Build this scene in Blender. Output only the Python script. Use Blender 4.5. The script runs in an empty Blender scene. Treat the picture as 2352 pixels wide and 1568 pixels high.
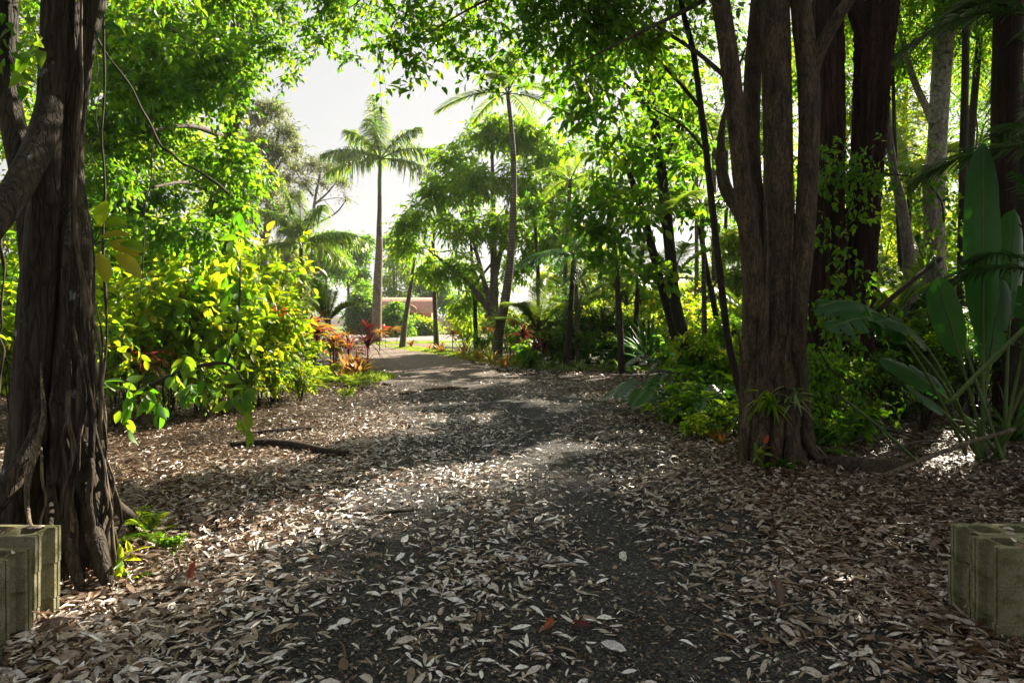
import bpy, math, random
import numpy as np
from mathutils import Vector, Euler

scene = bpy.context.scene
COL = scene.collection
RNG = np.random.default_rng(11)
PI = math.pi
UP = np.array([0.0, 0.0, 1.0])

# ------------------------------------------------------------------ camera frame
F, CX, HY, H = 1568.0, 1176.0, 722.0, 1.62      # focal length and horizon in units of the 2352 px wide photograph, eye height


def at(px, py, Y):
    return np.array([(px - CX) / F * Y, Y, H + (HY - py) / F * Y])


def gnd(px, py):
    Y = F * H / (py - HY)
    return np.array([(px - CX) / F * Y, Y, 0.0])


def gx(px, Y):
    return np.array([(px - CX) / F * Y, Y, 0.0])


def nrm(a):
    return a / np.maximum(np.linalg.norm(a, axis=-1, keepdims=True), 1e-9)


# ------------------------------------------------------------------ mesh builder
class MB:
    def __init__(self):
        self.v, self.t, self.q, self.tm, self.qm, self.r, self.n = [], [], [], [], [], [], 0

    def add(self, v, t=None, q=None, mat=0, rnd=0.5):
        v = np.asarray(v, float).reshape(-1, 3)
        if t is not None and len(t):
            t = np.asarray(t, int) + self.n
            self.t.append(t); self.tm.append(np.full(len(t), mat))
        if q is not None and len(q):
            q = np.asarray(q, int) + self.n
            self.q.append(q); self.qm.append(np.full(len(q), mat))
        self.v.append(v)
        self.r.append(np.broadcast_to(np.asarray(rnd, float), (len(v),)))
        self.n += len(v)

    def build(self, name, mats, parent=None, origin=(0, 0, 0), smooth=True, thick=0.0):
        me = bpy.data.meshes.new(name)
        v = np.concatenate(self.v) - np.asarray(origin, float)
        t = np.concatenate(self.t) if self.t else np.zeros((0, 3), int)
        q = np.concatenate(self.q) if self.q else np.zeros((0, 4), int)
        me.vertices.add(len(v)); me.vertices.foreach_set('co', v.ravel().astype(np.float32))
        me.loops.add(t.size + q.size)
        me.loops.foreach_set('vertex_index', np.concatenate([t.ravel(), q.ravel()]).astype(np.int32))
        me.polygons.add(len(t) + len(q))
        me.polygons.foreach_set('loop_start', np.concatenate([np.arange(len(t)) * 3, t.size + np.arange(len(q)) * 4]).astype(np.int32))
        mi = np.concatenate([np.concatenate(self.tm) if self.tm else np.zeros(0), np.concatenate(self.qm) if self.qm else np.zeros(0)])
        me.polygons.foreach_set('material_index', mi.astype(np.int32))
        me.polygons.foreach_set('use_smooth', np.full(len(mi), smooth))
        at_ = me.attributes.new('rnd', 'FLOAT', 'POINT')
        at_.data.foreach_set('value', np.concatenate(self.r).astype(np.float32))
        for m in (mats if isinstance(mats, (list, tuple)) else [mats]):
            me.materials.append(m)
        me.update(calc_edges=True)
        o = bpy.data.objects.new(name, me)
        COL.objects.link(o)
        if parent is not None:
            o.parent = parent
        return o


def tag(o, label=None, cat=None, group=None, kind=None):
    for k, val in (('label', label), ('category', cat), ('group', group), ('kind', kind)):
        if val:
            o[k] = val
    return o


def thing(name, label, cat, loc=(0, 0, 0), group=None, rz=0.0, s=1.0):
    o = bpy.data.objects.new(name, None)
    COL.objects.link(o)
    o.location = tuple(float(x) for x in loc)
    o.rotation_euler = (0, 0, rz)
    o.scale = (s, s, s)
    o.empty_display_size = 0.2
    return tag(o, label, cat, group)


def dup(root, label, loc, rz=0.0, s=1.0, group=None, tilt=(0, 0)):
    r = root.copy()
    COL.objects.link(r)
    r.location = tuple(float(x) for x in loc)
    r.rotation_euler = (tilt[0], tilt[1], rz)
    r.scale = (s, s, s) if not isinstance(s, tuple) else s
    r['label'] = label
    if group:
        r['group'] = group
    for ch in KIDS.get(root.name, []):
        c = ch.copy(); COL.objects.link(c); c.parent = r
        for g in KIDS.get(ch.name, []):
            d = g.copy(); COL.objects.link(d); d.parent = c
    return r


KIDS = {}


def reg(root):
    """note a thing's parts so that copies can be made of them"""
    for o in scene.objects:
        if o.parent is not None:
            KIDS.setdefault(o.parent.name, [])
            if o not in KIDS[o.parent.name]:
                KIDS[o.parent.name].append(o)


class Kit:
    """a kind of plant: the first placing uses the built one, later ones copy it and its parts"""
    def __init__(self, root, used=False):
        self.root, self.used = root, used
        kids = [o for o in scene.objects if o.parent == root]
        KIDS[root.name] = kids
        for k in kids:
            KIDS[k.name] = [o for o in scene.objects if o.parent == k]

    def put(self, label, loc, rz=0.0, s=1.0, group=None, tilt=(0, 0)):
        if self.used:
            return dup(self.root, label, loc, rz, s, group, tilt)
        self.used = True
        r = self.root
        r.location = tuple(float(x) for x in loc); r.rotation_euler = (tilt[0], tilt[1], rz)
        r.scale = (s, s, s) if not isinstance(s, tuple) else s
        r['label'] = label
        if group:
            r['group'] = group
        return r


# ------------------------------------------------------------------ shapes
def catmull(P, n):
    P = np.asarray(P, float)
    if len(P) < 3:
        t = np.linspace(0, 1, n)[:, None]
        return P[0] * (1 - t) + P[-1] * t
    Q = np.vstack([2 * P[0] - P[1], P, 2 * P[-1] - P[-2]])
    u = np.linspace(0, len(P) - 1 - 1e-9, n)
    i = u.astype(int); f = (u - i)[:, None]
    a, b, c, d = Q[i], Q[i + 1], Q[i + 2], Q[i + 3]
    return 0.5 * (2 * b + (c - a) * f + (2 * a - 5 * b + 4 * c - d) * f ** 2 + (3 * b - a - 3 * c + d) * f ** 3)


def tube(mb, path, rad, seg=10, n=None, mat=0, lump=0.05, flute=0.0, fk=6, rng=RNG, rnd=0.5, rough=0.0):
    """a tapered limb along a path; lump: slow swelling, flute: lengthwise ribs"""
    path = np.asarray(path, float); rad = np.asarray(rad, float)
    if rad.ndim == 0:
        rad = np.full(len(path), float(rad))
    n = n or max(4, len(path) * 5)
    p = catmull(path, n)
    r = np.interp(np.linspace(0, 1, n), np.linspace(0, 1, len(rad)), rad)
    T = nrm(np.gradient(p, axis=0))
    ref = np.array([1.0, 0.13, 0.0]) if abs(nrm(p[-1] - p[0])[0]) < 0.8 else np.array([0.1, 1.0, 0.1])
    B = nrm(np.cross(T, ref)); N = np.cross(B, T)
    th = np.linspace(0, 2 * PI, seg, endpoint=False)[None, :]
    s = np.concatenate([[0], np.cumsum(np.linalg.norm(np.diff(p, axis=0), axis=1))])[:, None]
    rr = np.ones((n, seg))
    for k in range(1, 4):
        a, b = rng.uniform(0, 2 * PI, 2)
        rr += lump / k * np.sin(k * th + a + s * rng.uniform(-1.5, 1.5) * k / max(r.mean() * 12, .2)) * np.cos(s * rng.uniform(.4, 1.2) / max(r.mean() * 4, .08) + b)
    if flute:
        ph = rng.uniform(0, 2 * PI)
        rr += flute * np.sin(fk * th + ph + .9 * np.sin(s * 1.3 + ph)) + flute * .6 * np.sin((fk * 2 - 1) * th + ph * 2 + 1.1 * np.sin(s * 1.9))
    if rough:
        rr += rng.normal(0, rough, (n, seg))
    R_ = r[:, None] * rr
    v = p[:, None, :] + R_[..., None] * (np.cos(th)[..., None] * N[:, None, :] + np.sin(th)[..., None] * B[:, None, :])
    i = np.arange(n - 1)[:, None] * seg; j = np.arange(seg)[None, :]; j2 = (j + 1) % seg
    q = np.stack([i + j, i + j2, i + seg + j2, i + seg + j], -1).reshape(-1, 4)
    v = np.vstack([v.reshape(-1, 3), p[0], p[-1]])
    c0, c1 = n * seg, n * seg + 1
    jj = np.arange(seg)
    t = np.vstack([np.stack([np.full(seg, c0), (jj + 1) % seg, jj], -1), np.stack([np.full(seg, c1), (n - 1) * seg + jj, (n - 1) * seg + (jj + 1) % seg], -1)])
    mb.add(v, t, q, mat, rnd)
    return p, r


def rows_tmpl(ys, ws, fold=.12, bend=0.0, curl=0.0):
    """a leaf outline of three points per row, folded on its midrib and bent along its length"""
    v = [(0, 0, 0, 0)]
    for y, w in zip(ys, ws):
        z = -bend * y * y
        v += [(-w, y, z, fold * w * 4 + curl * w * w), (0, y, z, 0), (w, y, z, fold * w * 4 - curl * w * w)]
    v.append((0, 1, -bend, 0))
    n = len(ys)
    q, t = [], [(0, 3, 2), (0, 2, 1)]
    for k in range(n - 1):
        a = 1 + 3 * k; b = a + 3
        q += [(a + 1, a + 2, b + 2, b + 1), (a, a + 1, b + 1, b)]
    a = 1 + 3 * (n - 1)
    t += [(a + 1, a + 2, 3 * n + 1), (a, a + 1, 3 * n + 1)]
    return np.array(v, float), np.array(t), np.array(q) if q else None


T_SMALL = (np.array([(0, 0, 0, 0), (-.5, .45, 0, .22), (.5, .45, 0, .22), (0, 1, -.12, 0)], float), np.array([(0, 2, 3), (0, 3, 1)]), None)
T_MID = rows_tmpl([.3, .65], [.46, .4], .12, .25)
T_HEART = rows_tmpl([.12, .45], [.5, .42], .1, .3)
T_LANCE = rows_tmpl([.25, .6], [.5, .42], .18, .5)
T_BIG = rows_tmpl([.1, .28, .5, .72, .88], [.2, .43, .5, .4, .22], .1, .35)


def leaves(mb, P, A, N, L, W, tm, mat=0, rnd=0.5):
    P = np.asarray(P, float); n = len(P)
    if n == 0:
        return
    A = nrm(np.broadcast_to(A, (n, 3))); N = np.broadcast_to(N, (n, 3))
    B = nrm(np.cross(A, N)); N = np.cross(B, A)
    L = np.broadcast_to(np.asarray(L, float), (n,)); W = np.broadcast_to(np.asarray(W, float), (n,))
    tv, tt, tq = tm
    v = P[:, None] + (tv[None, :, 0] * W[:, None])[..., None] * B[:, None] + (tv[None, :, 1] * L[:, None])[..., None] * A[:, None] + (tv[None, :, 2] * L[:, None] * .6 + (tv[None, :, 3] * W[:, None] if tv.shape[1] > 3 else 0))[..., None] * N[:, None]
    k = len(tv); off = (np.arange(n) * k)[:, None, None]
    t = (tt[None] + off).reshape(-1, 3) if tt is not None else None
    q = (tq[None] + off).reshape(-1, 4) if tq is not None else None
    mb.add(v, t, q, mat, np.repeat(np.broadcast_to(np.asarray(rnd, float), (n,)), k))


def ribbons(mb, P, D, L, W, droop, rows=5, prof=None, fold=.25, mat=0, rnd=.5, nref=None, twist=None):
    """strap leaves: each a folded strip of three points per row along an arching line"""
    P = np.asarray(P, float); n = len(P)
    if n == 0:
        return
    D = nrm(np.broadcast_to(D, (n, 3)).astype(float))
    L = np.broadcast_to(np.asarray(L, float), (n,)); W = np.broadcast_to(np.asarray(W, float), (n,)); dr = np.broadcast_to(np.asarray(droop, float), (n,))
    t = np.linspace(0, 1, rows)
    prof = np.interp(t, [0, .12, .45, .8, 1], [.5, .85, 1, .6, .03]) if prof is None else np.asarray(prof)
    c = P[:, None] + D[:, None] * (L[:, None] * t)[..., None] - UP * (dr[:, None] * L[:, None] * t ** 2)[..., None]
    T = nrm(D[:, None] - UP * (2 * dr[:, None] * t)[..., None])
    ref = np.broadcast_to(UP if nref is None else nref, (n, 3))[:, None] + 0 * T
    S = np.cross(T, ref)
    bad = np.linalg.norm(S, axis=-1, keepdims=True) < .12
    S = nrm(np.where(bad, np.cross(T, np.array([.3, 1, .1])), S))
    N = np.cross(S, T)
    w = (W[:, None] * prof[None])[..., None] * .5
    up = N * w * fold * 2
    v = np.stack([c - S * w + up, c, c + S * w + up], 2)          # n, rows, 3, 3
    k = rows * 3
    q = []
    for i in range(rows - 1):
        a = 3 * i
        q += [(a + 1, a + 2, a + 5, a + 4), (a, a + 1, a + 4, a + 3)]
    q = (np.array(q)[None] + (np.arange(n) * k)[:, None, None]).reshape(-1, 4)
    mb.add(v.reshape(-1, 3), None, q, mat, np.repeat(np.broadcast_to(np.asarray(rnd, float), (n,)), k))


def twigs(mb, C, r, mat):
    """thin three-sided twigs; C is n x rows x 3"""
    n, m, _ = C.shape
    T = nrm(np.gradient(C, axis=1))
    B = nrm(np.cross(T, np.array([.31, .2, 1.0]))); N = np.cross(B, T)
    rr = (np.asarray(r).reshape(-1, 1) * np.linspace(1, .35, m)[None])[..., None]
    ring = [C + rr * (math.cos(a) * N + math.sin(a) * B) for a in (0, 2.094, 4.189)]
    v = np.stack(ring, 2)
    q = []
    for i in range(m - 1):
        for j in range(3):
            q.append((3 * i + j, 3 * i + (j + 1) % 3, 3 * i + 3 + (j + 1) % 3, 3 * i + 3 + j))
    q = (np.array(q)[None] + (np.arange(n) * 3 * m)[:, None, None]).reshape(-1, 4)
    mb.add(v.reshape(-1, 3), None, q, mat, .5)


def sprays(mb, C, D, Ls, m, lL, lW, tm, droop=.25, hang=.25, rng=RNG, twig=.004, mats=(0, 1), jit=.3, flat=.6):
    """leafy twigs: from each point C a twig along D with m alternating leaves and one at its tip"""
    C = np.asarray(C, float); n = len(C)
    if n == 0:
        return
    D = nrm(D)
    Ls = np.broadcast_to(np.asarray(Ls, float), (n,))
    t = np.linspace(.12, 1, m)
    c = C[:, None] + D[:, None] * (Ls[:, None] * t)[..., None] - UP * (droop * Ls[:, None] * t ** 2)[..., None]
    T = nrm(D[:, None] - UP * (2 * droop * t)[None, :, None])
    roll = rng.normal(0, .5, (n, 1, 3))
    S = nrm(np.cross(T, UP + roll))
    s = np.where(np.arange(m) % 2, 1.0, -1.0)[None, :, None]
    A = T * .6 + S * s * .85 + rng.normal(0, jit, (n, m, 3)) - UP * hang
    A[:, -1] = T[:, -1] - UP * hang
    N = UP * flat + rng.normal(0, .5, (n, m, 3)) + np.array([0, -.1, 0])
    sz = rng.uniform(.65, 1.15, (n, m))
    base = rng.uniform(0, 1, (n, 1)) * .5
    rn = np.clip(base + rng.uniform(0, .5, (n, m)), 0, 1)
    leaves(mb, c.reshape(-1, 3), A.reshape(-1, 3), N.reshape(-1, 3), (sz * lL).ravel(), (sz * lW).ravel(), tm, mats[0], rn.ravel())
    if twig:
        tt = np.linspace(0, 1, 3)
        cc = C[:, None] + D[:, None] * (Ls[:, None] * tt)[..., None] - UP * (droop * Ls[:, None] * tt ** 2)[..., None]
        twigs(mb, cc, np.full(n, twig), mats[1])


def clump_points(cl, n, rng, shell=2.0, flat=.8):
    cl = np.asarray(cl, float)
    w = cl[:, 3] ** 2; w = w / w.sum()
    k = rng.choice(len(cl), n, p=w)
    u = nrm(rng.normal(0, 1, (n, 3)))
    rr = rng.uniform(0, 1, n) ** (1 / shell)
    p = cl[k, :3] + u * (cl[k, 3] * rr)[:, None] * np.array([1, 1, flat])
    return p, u


def crown(mb, cl, n, m=6, lL=.1, lW=.05, tm=T_SMALL, Ls=.4, droop=.25, hang=.25, rng=RNG, twig=.004, shell=2.0, flat=.8, jit=.3):
    p, u = clump_points(cl, n, rng, shell, flat)
    D = u * .8 + rng.normal(0, .55, (n, 3)) + UP * .1
    sprays(mb, p - nrm(D) * Ls * .4, D, Ls * rng.uniform(.6, 1.3, n), m, lL, lW, tm, droop, hang, rng, twig, (0, 1), jit)


def limb(base, tip, r0, r1, sag=.15, rng=RNG):
    base = np.asarray(base, float); tip = np.asarray(tip, float)
    d = np.linalg.norm(tip - base)
    m1 = base * .66 + tip * .34 + UP * sag * d * .6 + rng.normal(0, .05 * d, 3)
    m2 = base * .33 + tip * .67 + UP * sag * d * .5 + rng.normal(0, .05 * d, 3)
    return [base, m1, m2, tip], [r0, r0 * .7 + r1 * .3, r0 * .35 + r1 * .65, r1]


# ------------------------------------------------------------------ materials
def newmat(name):
    m = bpy.data.materials.new(name)
    m.use_nodes = True
    nt = m.node_tree
    nt.nodes.clear()
    out = nt.nodes.new('ShaderNodeOutputMaterial')
    return m, nt, out


def ramp(nt, fac, stops):
    r = nt.nodes.new('ShaderNodeValToRGB')
    e = r.color_ramp.elements
    while len(e) < len(stops):
        e.new(.5)
    for el, (p, c) in zip(e, stops):
        el.position = p
        el.color = (*c, 1)
    if fac is not None:
        nt.links.new(fac, r.inputs[0])
    return r.outputs[0]


def noise(nt, scale, detail=6, rough=.6, vec=None, dist=0.0):
    n = nt.nodes.new('ShaderNodeTexNoise')
    n.inputs['Scale'].default_value = scale; n.inputs['Detail'].default_value = detail
    n.inputs['Roughness'].default_value = rough; n.inputs['Distortion'].default_value = dist
    if vec is not None:
        nt.links.new(vec, n.inputs['Vector'])
    return n.outputs['Fac']


def coords(nt, scale=(1, 1, 1)):
    tc = nt.nodes.new('ShaderNodeTexCoord')
    mp = nt.nodes.new('ShaderNodeMapping')
    mp.inputs['Scale'].default_value = scale
    nt.links.new(tc.outputs['Object'], mp.inputs['Vector'])
    return mp.outputs[0]


def mixc(nt, fac, a, b, mode='MIX'):
    n = nt.nodes.new('ShaderNodeMix'); n.data_type = 'RGBA'; n.blend_type = mode
    for sock, val in ((n.inputs[0], fac), (n.inputs[6], a), (n.inputs[7], b)):
        if hasattr(val, 'links'):
            nt.links.new(val, sock)
        elif isinstance(val, (int, float)):
            sock.default_value = val
        else:
            sock.default_value = (*val, 1)
    return n.outputs[2]


def leaf_mat(name, cols, trans, tw=.45, rough=.45, spec=.4, spots=False):
    """cols: leaf surface colours over the per-leaf attribute; trans: light let through the leaf"""
    m, nt, out = newmat(name)
    a = nt.nodes.new('ShaderNodeAttribute'); a.attribute_name = 'rnd'
    k = len(cols)
    c = ramp(nt, a.outputs['Fac'], [(i / max(1, k - 1), cc) for i, cc in enumerate(cols)])
    if spots:
        nz = noise(nt, 55, 6, .7, coords(nt))
        c = mixc(nt, 1.0, c, ramp(nt, nz, [(.33, (.35, .3, .26)), (.5, (.95, .93, .9)), (.68, (1.25, 1.25, 1.25))]), 'MULTIPLY')
    k = len(trans)
    tc = ramp(nt, a.outputs['Fac'], [(i / max(1, k - 1), cc) for i, cc in enumerate(trans)])
    p = nt.nodes.new('ShaderNodeBsdfPrincipled')
    nt.links.new(c, p.inputs['Base Color'])
    p.inputs['Roughness'].default_value = rough
    p.inputs['Specular IOR Level'].default_value = spec
    t = nt.nodes.new('ShaderNodeBsdfTranslucent')
    nt.links.new(tc, t.inputs['Color'])
    mx = nt.nodes.new('ShaderNodeMixShader')
    mx.inputs[0].default_value = tw
    nt.links.new(p.outputs[0], mx.inputs[1]); nt.links.new(t.outputs[0], mx.inputs[2])
    nt.links.new(mx.outputs[0], out.inputs['Surface'])
    return m


def noise_col(nt, scale, vec):
    n = nt.nodes.new('ShaderNodeTexNoise'); n.inputs['Scale'].default_value = scale; n.inputs['Detail'].default_value = 4
    nt.links.new(vec, n.inputs['Vector'])
    return n.outputs['Color']


def bark_mat(name, dark, light, scale=6, stretch=.25, bump=.5, spots=None, rough=.85, spot_scale=3.0, spot_at=.62, rings=0.0):
    m, nt, out = newmat(name)
    v = coords(nt, (1, 1, stretch))
    f = noise(nt, scale, 8, .68, v, .3)
    c = ramp(nt, f, [(.3, dark), (.7, light)])
    v2 = coords(nt, (1, 1, 1))
    if spots is not None:
        s = noise(nt, spot_scale, 5, .6, v2)
        sf = ramp(nt, s, [(spot_at, (0, 0, 0)), (spot_at + .06, (1, 1, 1))])
        c = mixc(nt, sf, c, spots)
    fine = noise(nt, scale * 7, 6, .7, v)
    vc = nt.nodes.new('ShaderNodeTexVoronoi'); vc.feature = 'DISTANCE_TO_EDGE'; vc.inputs['Scale'].default_value = scale * 2.6
    wv = mixc(nt, .12, v, noise_col(nt, scale * 1.5, v))
    nt.links.new(wv, vc.inputs['Vector'])
    crack = ramp(nt, vc.outputs['Distance'], [(.0, (.35, .33, .32)), (.12, (1, 1, 1))])
    c = mixc(nt, .75, c, crack, 'MULTIPLY')
    mott = ramp(nt, fine, [(.3, (.55, .55, .55)), (.7, (1.35, 1.35, 1.35))])
    c = mixc(nt, 1.0, c, mott, 'MULTIPLY')
    hgt = mixc(nt, .45, mixc(nt, .5, f, fine), crack)
    if rings:
        w = nt.nodes.new('ShaderNodeTexWave'); w.wave_type = 'BANDS'; w.bands_direction = 'Z'
        w.inputs['Scale'].default_value = rings; w.inputs['Distortion'].default_value = 1.2; w.inputs['Detail'].default_value = 2
        nt.links.new(v2, w.inputs['Vector'])
        wf = ramp(nt, w.outputs['Fac'], [(.1, (.45, .45, .45)), (.3, (1, 1, 1))])
        c = mixc(nt, 1.0, c, wf, 'MULTIPLY')
    p = nt.nodes.new('ShaderNodeBsdfPrincipled')
    nt.links.new(c, p.inputs['Base Color'])
    p.inputs['Roughness'].default_value = rough
    p.inputs['Specular IOR Level'].default_value = .3
    b = nt.nodes.new('ShaderNodeBump'); b.inputs['Strength'].default_value = bump; b.inputs['Distance'].default_value = .03
    nt.links.new(hgt, b.inputs['Height']); nt.links.new(b.outputs[0], p.inputs['Normal'])
    nt.links.new(p.outputs[0], out.inputs['Surface'])
    return m


def plain_mat(name, c1, c2, scale=8, rough=.8, bump=.3, dist=.01, spec=.3, detail=8):
    m, nt, out = newmat(name)
    v = coords(nt)
    f = noise(nt, scale, detail, .65, v)
    c = ramp(nt, f, [(.32, c1), (.68, c2)])
    p = nt.nodes.new('ShaderNodeBsdfPrincipled')
    nt.links.new(c, p.inputs['Base Color'])
    p.inputs['Roughness'].default_value = rough; p.inputs['Specular IOR Level'].default_value = spec
    g = noise(nt, scale * 12, 5, .7, v)
    b = nt.nodes.new('ShaderNodeBump'); b.inputs['Strength'].default_value = bump; b.inputs['Distance'].default_value = dist
    nt.links.new(g, b.inputs['Height']); nt.links.new(b.outputs[0], p.inputs['Normal'])
    nt.links.new(p.outputs[0], out.inputs['Surface'])
    return m


def gravel_mat(name, c1, c2, c3, scale=55, far=None):
    m, nt, out = newmat(name)
    v = coords(nt)
    vo = nt.nodes.new('ShaderNodeTexVoronoi'); vo.inputs['Scale'].default_value = scale
    nt.links.new(v, vo.inputs['Vector'])
    big = noise(nt, 1.3, 5, .6, v)
    sep = nt.nodes.new('ShaderNodeSeparateColor'); nt.links.new(vo.outputs['Color'], sep.inputs[0])
    stone = ramp(nt, sep.outputs[0], [(0, c1), (.6, c2), (1, c3)])
    soil = ramp(nt, big, [(.38, tuple(x * .7 for x in c1)), (.62, c2)])
    c = mixc(nt, .45, stone, soil)
    if far is not None:                                        # lighter brown towards the far end: sunlight painted into the gravel colour
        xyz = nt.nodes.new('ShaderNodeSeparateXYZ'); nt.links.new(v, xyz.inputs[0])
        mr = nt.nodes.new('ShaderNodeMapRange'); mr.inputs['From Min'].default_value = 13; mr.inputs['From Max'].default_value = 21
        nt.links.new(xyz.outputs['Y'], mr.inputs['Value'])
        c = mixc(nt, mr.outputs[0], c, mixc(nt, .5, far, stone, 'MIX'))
    p = nt.nodes.new('ShaderNodeBsdfPrincipled')
    nt.links.new(c, p.inputs['Base Color'])
    p.inputs['Roughness'].default_value = .75; p.inputs['Specular IOR Level'].default_value = .12
    fine = noise(nt, scale * 1.7, 5, .75, v)
    hg = mixc(nt, .5, vo.outputs['Distance'], fine)
    b = nt.nodes.new('ShaderNodeBump'); b.inputs['Strength'].default_value = 1.0; b.inputs['Distance'].default_value = .03
    nt.links.new(hg, b.inputs['Height']); nt.links.new(b.outputs[0], p.inputs['Normal'])
    nt.links.new(p.outputs[0], out.inputs['Surface'])
    return m


def concrete_mat(name, moss, mid, pale):
    m, nt, out = newmat(name)
    v = coords(nt)
    f = noise(nt, 8, 9, .75, v)
    c = ramp(nt, f, [(.30, moss), (.48, mid), (.68, pale)])
    g = noise(nt, 170, 3, .8, v)
    c = mixc(nt, 1.0, c, ramp(nt, g, [(.34, (.3, .3, .3)), (.46, (.95, .95, .95)), (.7, (1.3, 1.3, 1.25))]), 'MULTIPLY')
    p = nt.nodes.new('ShaderNodeBsdfPrincipled')
    nt.links.new(c, p.inputs['Base Color']); p.inputs['Roughness'].default_value = .95; p.inputs['Specular IOR Level'].default_value = .15
    b = nt.nodes.new('ShaderNodeBump'); b.inputs['Strength'].default_value = 1.0; b.inputs['Distance'].default_value = .006
    nt.links.new(g, b.inputs['Height']); nt.links.new(b.outputs[0], p.inputs['Normal'])
    nt.links.new(p.outputs[0], out.inputs['Surface'])
    return m


M = {}
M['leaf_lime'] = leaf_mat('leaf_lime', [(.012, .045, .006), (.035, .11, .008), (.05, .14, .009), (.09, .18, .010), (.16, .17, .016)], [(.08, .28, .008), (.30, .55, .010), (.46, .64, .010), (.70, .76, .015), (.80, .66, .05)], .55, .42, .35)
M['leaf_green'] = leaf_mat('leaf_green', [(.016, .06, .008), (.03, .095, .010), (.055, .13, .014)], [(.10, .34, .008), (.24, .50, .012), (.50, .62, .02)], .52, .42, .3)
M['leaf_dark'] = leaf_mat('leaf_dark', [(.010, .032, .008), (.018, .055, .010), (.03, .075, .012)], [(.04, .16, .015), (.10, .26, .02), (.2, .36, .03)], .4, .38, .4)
M['leaf_mango'] = leaf_mat('leaf_mango', [(.03, .08, .008), (.06, .12, .012), (.09, .15, .016)], [(.18, .48, .012), (.34, .60, .015), (.55, .68, .03)], .55, .4, .3)
M['bronze'] = leaf_mat('bronze', [(.06, .03, .014), (.11, .05, .02), (.16, .07, .03)], [(.3, .13, .03), (.45, .2, .05), (.5, .3, .08)], .4, .35, .5)
M['leaf_olive'] = leaf_mat('leaf_olive', [(.035, .055, .016), (.06, .085, .022), (.09, .11, .03)], [(.18, .26, .05), (.28, .34, .07), (.42, .42, .1)], .42, .5, .3)
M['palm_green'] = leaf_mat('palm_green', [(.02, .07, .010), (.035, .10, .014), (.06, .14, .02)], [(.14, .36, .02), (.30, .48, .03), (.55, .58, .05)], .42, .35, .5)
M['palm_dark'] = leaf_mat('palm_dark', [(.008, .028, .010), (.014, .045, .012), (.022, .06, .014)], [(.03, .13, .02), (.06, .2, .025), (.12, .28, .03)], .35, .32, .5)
M['paddle'] = leaf_mat('paddle', [(.012, .05, .010), (.018, .07, .012), (.026, .085, .014)], [(.04, .2, .012), (.06, .28, .016), (.1, .34, .02)], .4, .42, .35)
M['monstera'] = leaf_mat('monstera', [(.010, .04, .012), (.018, .06, .014), (.03, .09, .018)], [(.04, .2, .02), (.08, .3, .025), (.2, .42, .03)], .3, .25, .6)
M['brom_orange'] = leaf_mat('brom_orange', [(.10, .10, .012), (.20, .09, .014), (.30, .07, .016)], [(.36, .32, .03), (.55, .22, .025), (.55, .11, .02)], .45, .35, .5)
M['brom_green'] = leaf_mat('brom_green', [(.04, .09, .012), (.09, .12, .016), (.18, .11, .02)], [(.22, .42, .03), (.45, .45, .04), (.65, .38, .04)], .45, .35, .5)
M['maroon'] = leaf_mat('maroon', [(.035, .012, .014), (.08, .016, .018), (.13, .024, .022)], [(.20, .03, .03), (.38, .05, .04), (.5, .12, .05)], .4, .35, .5)
M['red_leaf'] = leaf_mat('red_leaf', [(.25, .016, .012), (.40, .03, .02), (.42, .10, .025)], [(.6, .05, .03), (.75, .1, .04), (.75, .25, .05)], .45, .4, .4)
M['variegated'] = leaf_mat('variegated', [(.05, .10, .03), (.12, .17, .06), (.28, .30, .14)], [(.2, .4, .06), (.3, .45, .1), (.5, .55, .25)], .35, .4, .4)
M['grass'] = leaf_mat('grass', [(.04, .10, .012), (.07, .14, .018), (.14, .17, .03)], [(.25, .48, .03), (.42, .58, .04), (.6, .6, .08)], .45, .5, .3)
M['dry_frond'] = leaf_mat('dry_frond', [(.10, .06, .025), (.16, .10, .04), (.22, .15, .06)], [(.35, .2, .06), (.45, .28, .08), (.5, .35, .1)], .3, .6, .3)
M['litter'] = leaf_mat('litter', [(.03, .017, .010), (.11, .058, .031), (.21, .14, .095), (.38, .31, .265), (.58, .53, .505), (.78, .76, .765)], [(.1, .05, .02), (.2, .1, .04), (.3, .2, .1)], .12, .36, .6, True)
M['twig'] = bark_mat('twig', (.02, .015, .010), (.06, .045, .03), 20, .3, .2)
M['green_stem'] = plain_mat('green_stem', (.04, .075, .018), (.09, .13, .03), 5, .5, .1)
M['fig_bark'] = bark_mat('fig_bark', (.008, .006, .0045), (.085, .062, .042), 9, .14, 1.0, (.26, .30, .29), .85, 5.0, .66)
M['fig_bark_light'] = bark_mat('fig_bark_light', (.04, .03, .02), (.22, .165, .105), 9, .12, .9, None, .75)
M['multi_bark'] = bark_mat('multi_bark', (.012, .009, .005), (.14, .10, .06), 10, .3, 1.0, (.10, .10, .075), .85, 14, .66)
M['fibre_bark'] = bark_mat('fibre_bark', (.004, .0025, .002), (.075, .036, .025), 11, .07, 1.0, None, .9)
M['pale_bark'] = bark_mat('pale_bark', (.16, .145, .11), (.34, .32, .27), 4, .6, .5, (.07, .07, .04), .75, 7, .57)
M['sap_bark'] = bark_mat('sap_bark', (.012, .009, .006), (.05, .04, .027), 9, .4, .6, (.14, .13, .11), .8, 8, .68)
M['grey_bark'] = bark_mat('grey_bark', (.06, .05, .04), (.20, .17, .14), 6, .3, .6, None, .85)
M['palm_bark'] = bark_mat('palm_bark', (.13, .095, .075), (.30, .24, .19), 5, .8, .5, (.09, .075, .05), .85, 8, .58)
M['ring_bark'] = bark_mat('ring_bark', (.07, .06, .045), (.20, .17, .13), 6, .8, .4, None, .8, rings=3.2)
M['crownshaft'] = plain_mat('crownshaft', (.10, .15, .05), (.17, .22, .07), 2, .4, .1)
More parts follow.
